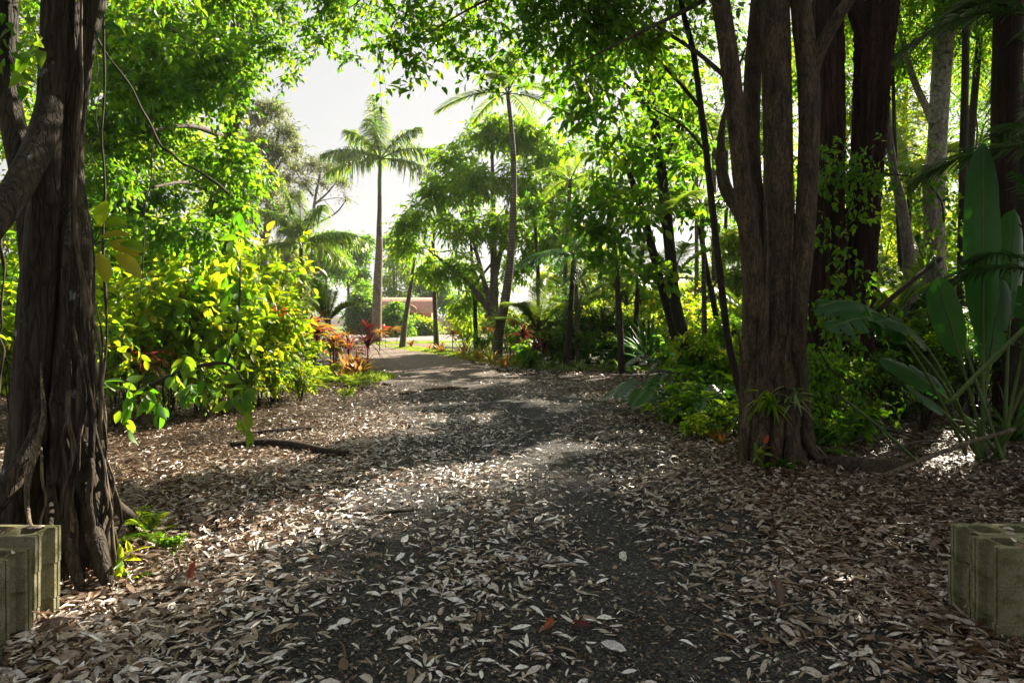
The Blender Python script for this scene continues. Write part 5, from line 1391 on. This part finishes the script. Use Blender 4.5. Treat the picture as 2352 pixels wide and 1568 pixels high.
# ================================================================== THE RIGHT BED
rb = [  # px, Y, kit, scale, label
    (1062, 27.0, 'brom_o', 1.25, 'orange bromeliad at the left end of the right bed'),
    (1012, 29.0, 'brom_o', 1.1, 'bright orange bromeliad at the foot of the slim straight palm'),
    (988, 31.0, 'brom_o', .8, 'small red orange bromeliad left of the slim straight palm'),
    (886, 33.0, 'cord_r', .8, 'red cordyline between the tallest palm and the leaning palm stem'),
    (912, 40.0, 'cord_o', 1.1, 'orange cordyline in the yard behind the leaning palm stem'),
    (945, 34.0, 'brom_m', .9, 'single coppery bromeliad right of the leaning palm stem'),
    (1100, 23.5, 'brom_g', 1.25, 'green and gold bromeliad left of the ringed palm base'),
    (1072, 24.5, 'brom_g', 1.1, 'green bromeliad with yellow tips behind the grass edge'),
    (1128, 21.8, 'brom_g', 1.2, 'gold bromeliad in front of the ringed palm base'),
    (1158, 20.4, 'brom_o', 1.05, 'orange tipped bromeliad nearest the grass edge'),
    (1185, 21.5, 'brom_g', 1.2, 'green strap leaved bromeliad right of the ringed palm base'),
    (1130, 26.0, 'cord_o', 1.4, 'orange feathery cordyline behind the ringed palm base'),
    (1215, 22.6, 'cord_m', 1.35, 'maroon cordyline with broad spreading leaves in the right bed'),
    (1245, 21.0, 'cord_m', .85, 'low maroon cordyline in front of the broad one'),
    (1222, 20.4, 'low0', 1.5, 'low leafy plant under the maroon cordyline'),
    (1265, 21.4, 'fine0', .9, 'green shrub between the maroon cordyline and the dark bush'),
    (1200, 23.8, 'fine1', .8, 'green shrub behind the strap leaved bromeliad'),
    (1320, 22.0, 'dark0', 1.35, 'big dark twiggy bush in the middle of the right bed'),
    (1375, 22.6, 'dark0', 1.15, 'second dark twiggy bush right of the big one'),
    (1290, 20.6, 'grassy', 1.2, 'dark strap leaved clump at the foot of the big dark bush'),
    (1395, 20.6, 'grassy', 1.1, 'strap leaved clump left of the spiky pandanus'),
    (1250, 19.9, 'varieg', 1.5, 'pale variegated plant at the left of the grass edge'),
    (1330, 19.8, 'varieg', 1.6, 'pale variegated plant at the middle of the grass edge'),
    (1290, 19.6, 'varieg', 1.3, 'small pale variegated plant between the two larger ones'),
    (1385, 19.9, 'varieg', 1.5, 'pale variegated plant below the slim grey sapling'),
    (1300, 21.2, 'varieg', 1.8, 'tall pale strap leaved plant in front of the big dark bush'),
    (1352, 20.6, 'grassy', 1.3, 'tall grassy clump with arching leaves beside the big dark bush'),
    (1490, 19.2, 'pandan', 1.15, 'spiky dark pandanus with long upright leaves in the right bed'),
    (1440, 20.8, 'pandan', .75, 'smaller spiky pandanus behind the slim grey sapling'),
    (1535, 21.0, 'lime0', 1.0, 'sunlit shrub behind the spiky pandanus'),
    (1450, 24.5, 'lime1', 1.2, 'yellow lit shrub at the back of the right bed'),
    (1340, 27.0, 'lime0', 1.3, 'yellow lit shrub behind the big dark bush'),
    (1170, 27.5, 'lime1', 1.0, 'yellow lit shrub behind the ringed palm'),
    (1240, 28.0, 'lime0', 1.2, 'yellow lit shrub behind the maroon cordyline'),
    (1300, 26.0, 'cord_r', 1.2, 'pale red cordyline glowing behind the big dark bush'),
    (1410, 25.5, 'cord_o', 1.3, 'yellow cordyline glowing behind the slim grey sapling'),
    (1620, 17.0, 'lime1', 1.0, 'sunlit shrub between the twin stemmed tree and the black sapling'),
    (1660, 19.0, 'brom_o', 1.5, 'orange bromeliad glowing behind the black sapling'),
    (1680, 16.0, 'fine1', 1.0, 'green shrub behind the black sapling'),
    (1580, 15.0, 'fine0', .9, 'green shrub behind the twin stemmed tree'),
    (1640, 12.0, 'fine1', .8, 'glossy green shrub above the monstera'),
    (1690, 11.4, 'lime0', .72, 'fresh green shrub between the black sapling and the many stemmed tree'),
    (1600, 11.6, 'fine0', .62, 'low green shrub behind the looping grey branch'),
    (1660, 10.6, 'low0', 1.5, 'low glossy plant under the fresh green shrub'),
    (1600, 10.2, 'low0', 1.3, 'low glossy plant right of the looping grey branch'),
    (1560, 9.9, 'low1', 1.1, 'low pale green plant at the edge of the litter by the monstera'),
    (1640, 9.3, 'low0', 1.0, 'low green plant in front of the black sapling'),
    (1590, 8.9, 'low1', .8, 'small green plant standing alone in the litter below the monstera'),
    (1690, 9.0, 'low1', 1.1, 'small green plant beside the root of the many stemmed tree'),
    (1655, 8.5, 'brom_o', .42, 'small orange and red bromeliad at the foot of the many stemmed tree'),
    (1640, 8.75, 'brom_m', .36, 'small maroon bromeliad beside the orange one'),
    (1740, 7.25, 'seedling', .9, 'seedling with a yellow green leaf at the foot of the many stemmed tree'),
    (1905, 9.5, 'fine1', .75, 'shaded shrub right of the many stemmed tree'),
    (1960, 10.0, 'fine0', .7, 'shaded shrub at the foot of the leaning red brown trunk'),
    (2060, 12.5, 'fine1', 1.1, 'shaded shrub in front of the slender grey brown trunk'),
    (2180, 13.0, 'fine0', 1.2, 'shaded shrub behind the torn paddle leaves'),
    (1890, 12.0, 'fine0', 1.0, 'shaded shrub behind the straight red brown trunk'),
    (1950, 8.6, 'low0', 1.0, 'low shaded plant behind the wooden edging'),
    (1895, 8.2, 'low0', .8, 'low shaded plant right of the foot of the many stemmed tree'),
    (2330, 8.6, 'grassy', 1.4, 'dark strap leaved clump at the right edge'),
    (2120, 9.4, 'dark0', .55, 'dark low bush behind the fallen dry branches'),
    (2380, 9.6, 'dark0', 1.1, 'dark bush at the right edge behind the paddle leaves'),
    (2240, 10.4, 'dark0', .9, 'dark bush behind the stalks of the paddle leaved plant'),
    (1790, 14.0, 'lime1', 1.0, 'sunlit shrub behind the foot of the many stemmed tree'),
    (1200, 25.0, 'dark0', .85, 'dark twiggy bush behind the strap leaved bromeliads'),
    (1270, 24.0, 'dark0', 1.0, 'dark twiggy bush behind the low maroon cordyline'),
    (1420, 23.5, 'fine1', 1.1, 'green shrub filling the bed behind the slim grey sapling'),
    (1465, 22.0, 'fine0', 1.0, 'green shrub left of the spiky pandanus'),
    (1340, 21.0, 'fine1', .75, 'low green shrub under the big dark bush'),
    (1300, 22.8, 'low0', 2.6, 'broad low plant at the dark foot of the big bush'),
    (1405, 21.4, 'low0', 2.2, 'broad low plant at the foot of the slim grey sapling'),
    (1110, 25.0, 'fine0', .7, 'green shrub behind the gold bromeliad'),
    (1530, 18.5, 'fine0', .7, 'green shrub right of the spiky pandanus'),
    (1160, 29.5, 'lime0', 1.0, 'sunlit shrub at the foot of the rounded tree'),
    (1070, 30.5, 'lime1', .9, 'sunlit shrub left of the rounded tree trunks'),
    (845, 22.5, 'cord_r', 1.0, 'red cordyline just left of the tallest palm base'),
    (720, 17.0, 'cord_m', 1.3, 'maroon cordyline under the orange feathery cordyline'),
    (822, 18.6, 'brom_o', 1.5, 'orange bromeliad behind the coppery ones at the bend'),
    (1040, 28.0, 'cord_o', 1.2, 'orange cordyline behind the left end of the right bed'),
    (1180, 25.5, 'cord_r', 1.1, 'red cordyline behind the strap leaved bromeliads'),
    (2130, 11.0, 'fine1', .9, 'leafy shrub filling the shade behind the slanting dark branch'),
    (2010, 11.6, 'lime1', .8, 'brighter shrub behind the leaning red brown trunk'),
    (2200, 11.6, 'lime0', .9, 'brighter shrub between the black pole like trunk and the paddle leaves'),
    (2300, 12.5, 'fine0', 1.3, 'tall leafy shrub behind the upright paddle leaf'),
    (1925, 13.2, 'fine1', 1.2, 'mid green shrub behind the trailing vine on the dark ground'),
    (1985, 13.8, 'lime1', 1.1, 'fresh green shrub just behind the leaning red brown trunk'),
    (2050, 15.5, 'fine0', 1.5, 'tall green shrub at the foot of the thin leaning trunk'),
    (2110, 14.2, 'lime0', 1.2, 'fresh green shrub right of the slender grey brown trunk'),
    (2170, 16.8, 'fine1', 1.7, 'tall green shrub at the foot of the spotted pale trunk'),
    (2240, 14.6, 'lime1', 1.3, 'fresh green shrub seen between the stalks of the paddle leaved plant'),
    (2320, 15.5, 'fine0', 1.7, 'tall green shrub behind the broad black trunk'),
    (2070, 10.6, 'grassy', 1.3, 'strap leaved clump in front of the slender grey brown trunk'),
    (1925, 10.4, 'grassy', 1.0, 'strap leaved clump between the two red brown trunks'),
    (1700, 14.5, 'fine1', 1.1, 'green shrub close behind the left of the many stemmed tree'),
    (1545, 23.5, 'lime1', 1.5, 'tall sunlit shrub behind the twin stemmed tree'),
    (1605, 22.0, 'lime0', 1.3, 'sunlit shrub between the slim left leaning trunk and the twin stemmed tree'),
    (760, 19.8, 'cord_o', 1.2, 'small orange cordyline behind the maroon wispy plant'),
    (872, 30.0, 'cord_o', 1.2, 'orange cordyline in front of the tallest palm base'),
    (1850, 16.0, 'lime0', 1.2, 'sunlit shrub between the many stemmed tree and the red brown trunks')]
for i, (px, Y, k, s, lab) in enumerate(rb):
    K[k].put(lab, gx(px, Y), i * 2.1, s)
monstera('large monstera with silvery split leaves over the edge of the litter', at(1560, 905, 12.3) * [1, 1, 0], 12, .55, .75, 1.05, 1)
monstera('monstera hanging low over the litter beside the looping grey branch', gx(1520, 10.9), 14, .48, .75, .62, 2)
monstera('small monstera under the fresh green shrub', gx(1610, 11.0), 11, .42, .6, .55, 3)
monstera('dark monstera at the foot of the twin stemmed tree', gx(1590, 12.9), 10, .5, .6, 1.0, 4)
monstera('glossy monstera left of the roots of the many stemmed tree', gx(1668, 9.8), 9, .36, .5, .5, 5)
fern('bright fern beside the black sapling', gx(1678, 10.2), 1.25, FL, 10, 21)
fern('small fern at the foot of the many stemmed tree', gx(1800, 7.2), .42, FN, 8, 22)
fern('dark fern right of the many stemmed tree', gx(1880, 7.9), .6, FN, 9, 23)
fern('pale fern drooping behind the black sapling', gx(1700, 12.5), 1.6, FL, 10, 24)
fern('fern in the middle of the right bed', gx(1425, 19.6), 1.0, FN, 9, 25)
fern('fern in the shade right of the big dark bush', gx(1230, 20.8), 1.2, FN, 9, 26)
for i, (lab, px, Y, top, n, s, kinds, ms) in enumerate((
        ('cane palm with long arching fronds left of the spiky pandanus', 1440, 22.5, (1440, 700), 10, 1.1, [0, 1, 1, 2], CP),
        ('bright cane palm leaning out behind the twin stemmed tree', 1540, 19.5, (1545, 640), 9, 1.0, [1, 2, 1, 3], CP),
        ('green feather palm high between the twin stemmed tree and the black sapling', 1640, 20.5, (1640, 330), 10, 1.2, [1, 2, 2, 3], CP),
        ('shaded cane palm at the foot of the straight red brown trunk', 1880, 12.8, (1885, 780), 9, .8, [0, 1, 1, 2], CP),
        ('shaded cane palm right of the leaning red brown trunk', 2040, 12.0, (2045, 740), 9, .85, [0, 1, 1, 2], CP))):
    pts = [(top[0], top[1], 10), (px, (top[1] + HY + F * H / Y) / 2, 12), (px, HY + F * H / Y, 16)] if top[1] < 660 else None
    palm(lab, pts, Y, px, top, ms, n, s, 'ring_bark', None, 140 + i, kinds)
# epiphyte tufts on the big trunk and the red leaf below
for lab, (px, py), s, sd in (('mottled tuft of leaves growing on the left of the many stemmed trunk', (1765, 918), .30, 5), ('mottled tuft of leaves growing on the right of the many stemmed trunk', (1818, 915), .28, 6)):
    o = at(px, py, 7.3)
    t = thing('epiphyte', lab, 'plant', o)
    rg = np.random.default_rng(sd); mb = MB(); n = 34
    D = rg.normal(0, 1, (n, 3)); D[:, 1] = -np.abs(D[:, 1]) * .8; D[:, 2] = D[:, 2] * .6 + .1
    ribbons(mb, rg.normal(0, .04, (n, 3)), D, s * rg.uniform(.5, 1.1, n), np.full(n, .038), .45, 6, LANCE, .3, 0, rg.uniform(.2, .9, n))
    mb.build('foliage', M['variegated'] if sd == 6 else M['leaf_lime'], t)
o = gnd(1748, 1078); o[1] -= .02
t = thing('red_seedling', 'small seedling with one bright red leaf at the foot of the many stemmed tree', 'seedling', o)
tip = np.array([.02, -.03, .28])
mb = MB(); tube(mb, [(0, 0, -.03), (.01, 0, .15), tip], .004, 6, 10, rng=fr); mb.build('stem', M['green_stem'], t)
mb = MB(); leaves(mb, [tip], [(.35, 0, .9)], [(-.3, -1, .3)], .10, .05, T_BIG, 0, .3); mb.build('leaf', M['red_leaf'], t)
mb = MB(); leaves(mb, [tip * .7, tip * .6], [(-.9, -.3, .2), (.7, -.6, .1)], [(0, -.6, .8)], .10, .045, T_BIG, 0, .8); lf = mb.build('lower_leaves', M['leaf_lime'], t)

for lab, pts, Y, cl, n_ in (
        ('slender trunk leaning right between the ringed palm and the dark bush', [(1226, 480, 6), (1232, 560, 8), (1236, 640, 10), (1234, 720, 11), (1230, 829, 14)], 23.6, [(1220, 470, 23.6, 30), (1240, 510, 23.6, 24)], 120),
        ('slender palm like trunk topped with brown old leaves above the dark bush', [(1318, 600, 12), (1314, 660, 13), (1308, 740, 14), (1302, 840, 18)], 20.5, [], 0),
        ('slim dark trunk crossing behind the twin stemmed tree', [(1500, 300, 8), (1490, 460, 10), (1470, 620, 12), (1462, 720, 13), (1458, 838, 18)], 21.0, [(1500, 300, 21, 45), (1480, 360, 21, 35)], 160),
        ('slim trunk leaning left between the twin stemmed tree and the black sapling', [(1560, 260, 9), (1590, 420, 11), (1620, 600, 13), (1650, 760, 15), (1664, 890, 20)], 15.2, [(1550, 240, 15, 50), (1590, 330, 15, 40)], 200),
        ('slim pale trunk far behind the black sapling', [(1670, 300, 7), (1668, 480, 8), (1660, 640, 10), (1655, 818, 14)], 26.5, [(1670, 300, 26, 50)], 120),
        ('thin trunk at the left of the rounded tree standing in the sun', [(1078, 430, 5), (1082, 560, 7), (1090, 680, 9), (1094, 812, 12)], 28.6, [(1078, 420, 28, 30)], 80),
        ('thin leaning trunk between the two red brown trunks and the pale ones', [(2050, 150, 9), (2058, 400, 11), (2070, 640, 13), (2080, 880, 18)], 16.0, [(2050, 140, 16, 60)], 150),
        ('thin dark trunk left of the straight red brown trunk', [(1880, 200, 8), (1878, 480, 9), (1874, 720, 11), (1870, 900, 14)], 14.5, [(1880, 190, 14.5, 60)], 150)):
    sapling(lab, [pts], Y, pts[-1][0], cl, n_, .17, .075, 'leaf_green')

# ================================================================== BUILDINGS AND FENCE
def quad_box(mb, x0, x1, y0, y1, z0, z1, mat=0):
    v = [(x, y, z) for x in (x0, x1) for y in (y0, y1) for z in (z0, z1)]
    mb.add(v, None, [(0, 1, 3, 2), (4, 6, 7, 5), (0, 4, 5, 1), (2, 3, 7, 6), (0, 2, 6, 4), (1, 5, 7, 3)], mat)


def vault(mb, axis, c, r, l0, l1, zs, th, hz, seg=16, ext=0.0):
    """a half round tiled roof shell along x or y"""
    v = []
    for l in np.linspace(l0, l1, 9):
        for rr in (r, r - th):
            for a in np.linspace(0, PI, seg):
                w, z = rr * math.cos(a), zs + rr * hz * math.sin(a)
                v.append((l, c + w, z) if axis == 'x' else (c + w, l, z))
    q = []
    for i in range(8):
        for s in range(2):
            for j in range(seg - 1):
                a = (i * 2 + s) * seg + j; b = a + 2 * seg
                q.append((a, a + 1, b + 1, b) if s else (a, b, b + 1, a + 1))
        for j in (0, seg - 1):
            a = i * 2 * seg + j
            q.append((a, a + seg, a + 3 * seg, a + 2 * seg))
    for i in (0, 8):
        for j in range(seg - 1):
            a = i * 2 * seg + j
            q.append((a, a + 1, a + seg + 1, a + seg))
    mb.add(v, None, np.array(q))


hb = gx(938, 58)
hut = thing('vaulted_shed', 'small pinkish building with a rounded red tiled roof across the yard', 'building', hb)
mb = MB(); vault(mb, 'x', 0, 1.45, -2.15, 2.25, 1.75, .12, .9); mb.build('roof', M['terracotta'], hut, smooth=False)
mb = MB(); vault(mb, 'y', .25, .8, -1.75, -.6, 1.72, .10, .9); mb.build('porch_roof', M['terracotta'], hut, smooth=False)
mb = MB(); quad_box(mb, -2.0, 2.1, -1.25, 1.25, -.05, 1.85); mb.build('wall', M['wall_pink'], hut, smooth=False)
mb = MB(); quad_box(mb, -.45, .95, -1.27, -1.254, .0, 2.2); mb.build('doorway', M['dark_inside'], hut, smooth=False)
for dx in (-.5, .98):
    mb = MB(); quad_box(mb, dx - .07, dx + .07, -1.72, -1.58, -.05, 1.72); mb.build('post', M['wall_pink'], hut, smooth=False)

fx = gx(1040, 63)
fe = thing('fence', 'pale panel fence with posts right of the rounded red roof', 'fence', fx)
for i in range(5):
    mb = MB(); quad_box(mb, -3.8 + i * 1.7 + .06, -3.8 + (i + 1) * 1.7 - .06, -.02, .02, .1, 1.25)
    mb.build('panel', M['fence_pale'], fe, smooth=False)
for i in range(6):
    mb = MB(); quad_box(mb, -3.8 + i * 1.7 - .06, -3.8 + i * 1.7 + .06, -.05, .05, -.05, 1.4)
    mb.build('post', M['fence_pale'], fe, smooth=False)

hb = gx(1530, 46)
ho = thing('house', 'cream rendered house with a low grey roof behind the saplings', 'house', hb)
mb = MB(); quad_box(mb, -4.6, 9.5, 0, 7, -.05, 2.75); mb.build('wall', M['render_cream'], ho, smooth=False)
mb = MB()
mb.add([(-5.2, -.7, 2.8), (10.1, -.7, 2.8), (10.1, 7.7, 2.8), (-5.2, 7.7, 2.8), (-1.6, 3.5, 4.3), (6.5, 3.5, 4.3), (-5.2, -.7, 2.68), (10.1, -.7, 2.68), (10.1, 7.7, 2.68), (-5.2, 7.7, 2.68)], [(1, 2, 5), (3, 0, 4)],
       [(0, 1, 5, 4), (2, 3, 4, 5), (0, 6, 7, 1), (1, 7, 8, 2), (2, 8, 9, 3), (3, 9, 6, 0), (6, 9, 8, 7)])
mb.build('roof', M['roof_grey'], ho, smooth=False)
for wx in (-2.8, 1.2, 5.6):
    mb = MB(); quad_box(mb, wx - .8, wx + .8, -.03, -.003, .9, 2.1); w = mb.build('window', M['glass_dark'], ho, smooth=False)
    mb = MB()
    for a, b_, c_, d_ in ((wx - .88, wx - .8, .82, 2.18), (wx + .8, wx + .88, .82, 2.18), (wx - .8, wx + .8, .82, .9), (wx - .8, wx + .8, 2.1, 2.18), (wx - .03, wx + .03, .9, 2.1)):
        quad_box(mb, a, b_, -.06, -.031, c_, d_)
    mb.build('frame', M['fence_pale'], w, smooth=False)
hb = gx(1665, 33)
t = thing('garden_wall', 'low pinkish wall glimpsed left of the many stemmed tree', 'wall', hb)
mb = MB(); quad_box(mb, -1.6, 1.8, 0, .25, -.05, 1.5); mb.build('wall', M['wall_pink'], t, smooth=False)
mb = MB(); quad_box(mb, -1.65, 1.85, -.04, .29, 1.503, 1.58); mb.build('coping', M['fence_pale'], t, smooth=False)

for lab, x, y in (('unseen tall tree added right of the viewer to darken that side', 5.6, .6), ('unseen tall tree added left of the viewer to darken that side', -5.0, .2)):  # two trees out of frame, added to block skylight from the sides
    t = thing('forest_tree', lab, 'tree', (x, y, 0))
    part_tube('trunk', M['multi_bark'], t, (x, y, 0), [(x, y, -.1), (x + .1, y, 3), (x, y - .1, 7)], [.3, .24, .12], 14, 30, rng=fr)
    mb = MB()
    crown(mb, [(x + dx, y + dy, z, r) for dx, dy, z, r in ((0, 0, 6.5, 2.4), (.5, -1.8, 4.6, 1.8), (.8, 1.4, 5.2, 1.7), (0, -2.5, 7, 2.2), (.3, .2, 3.2, 1.4), (.4, -3, 2.6, 1.6))], 2600, 6, .15, .075, T_SMALL, .5, rng=fr)
    mb.build('crown', [M['leaf_dark'], M['twig']], t, (x, y, 0))

hz = bpy.data.materials.new('haze'); hz.use_nodes = True
hn = hz.node_tree; hn.nodes.clear()
ho_ = hn.nodes.new('ShaderNodeOutputMaterial'); pv = hn.nodes.new('ShaderNodeVolumePrincipled')
pv.inputs['Color'].default_value = (.93, .95, .96, 1); pv.inputs['Density'].default_value = .0004; pv.inputs['Anisotropy'].default_value = .45
hn.links.new(pv.outputs[0], ho_.inputs['Volume'])
mb = MB(); quad_box(mb, -620, 620, -75, 920, -1.2, 45); tag(mb.build('haze', hz, smooth=False), kind='stuff')

# ================================================================== LIGHT
SUN_AZ, SUN_EL = math.radians(38), math.radians(36)
w = bpy.data.worlds.new('World'); scene.world = w
w.use_nodes = True
nt = w.node_tree; nt.nodes.clear()
sky = nt.nodes.new('ShaderNodeTexSky'); sky.sky_type = 'NISHITA'; sky.sun_disc = False
sky.sun_elevation = SUN_EL; sky.sun_rotation = SUN_AZ
sky.air_density = 1.0; sky.dust_density = 3.0; sky.ozone_density = 1.0
hs = nt.nodes.new('ShaderNodeHueSaturation'); hs.inputs['Saturation'].default_value = .3
bg = nt.nodes.new('ShaderNodeBackground'); bg.inputs['Strength'].default_value = .12
wo = nt.nodes.new('ShaderNodeOutputWorld')
gm_ = nt.nodes.new('ShaderNodeGamma'); gm_.inputs['Gamma'].default_value = .2      # thin white cloud evens the sky out
nt.links.new(sky.outputs[0], gm_.inputs['Color']); nt.links.new(gm_.outputs[0], hs.inputs['Color']); nt.links.new(hs.outputs[0], bg.inputs['Color']); nt.links.new(bg.outputs[0], wo.inputs['Surface'])

sl = bpy.data.lights.new('sun', 'SUN'); sl.energy = 5.0; sl.angle = math.radians(.6); sl.color = (1.0, .90, .72)
so = bpy.data.objects.new('sun', sl); COL.objects.link(so)
ldir = Vector((-math.sin(SUN_AZ) * math.cos(SUN_EL), -math.cos(SUN_AZ) * math.cos(SUN_EL), -math.sin(SUN_EL)))
so.rotation_euler = ldir.to_track_quat('-Z', 'Y').to_euler()

# ================================================================== CAMERA
cam = bpy.data.cameras.new('camera'); co_ = bpy.data.objects.new('camera', cam); COL.objects.link(co_)
co_.location = (0, 0, H); co_.rotation_euler = (PI / 2, 0, 0)
cam.sensor_width = 36; cam.lens = 36 * F / 2352
cam.shift_y = -62 / 2352
cam.clip_start = .05; cam.clip_end = 3000
scene.camera = co_

vs = scene.view_settings
scene.display_settings.display_device = 'sRGB'
vs.view_transform = 'Standard'; vs.look = 'None'; vs.gamma = 1; vs.use_curve_mapping = False
vs.exposure = 2.25
cy = scene.cycles
cy.max_bounces = 6; cy.diffuse_bounces = 3; cy.glossy_bounces = 2; cy.transmission_bounces = 4; cy.transparent_max_bounces = 4; cy.volume_bounces = 0
cy.sample_clamp_indirect = 6; cy.caustics_reflective = False; cy.caustics_refractive = False
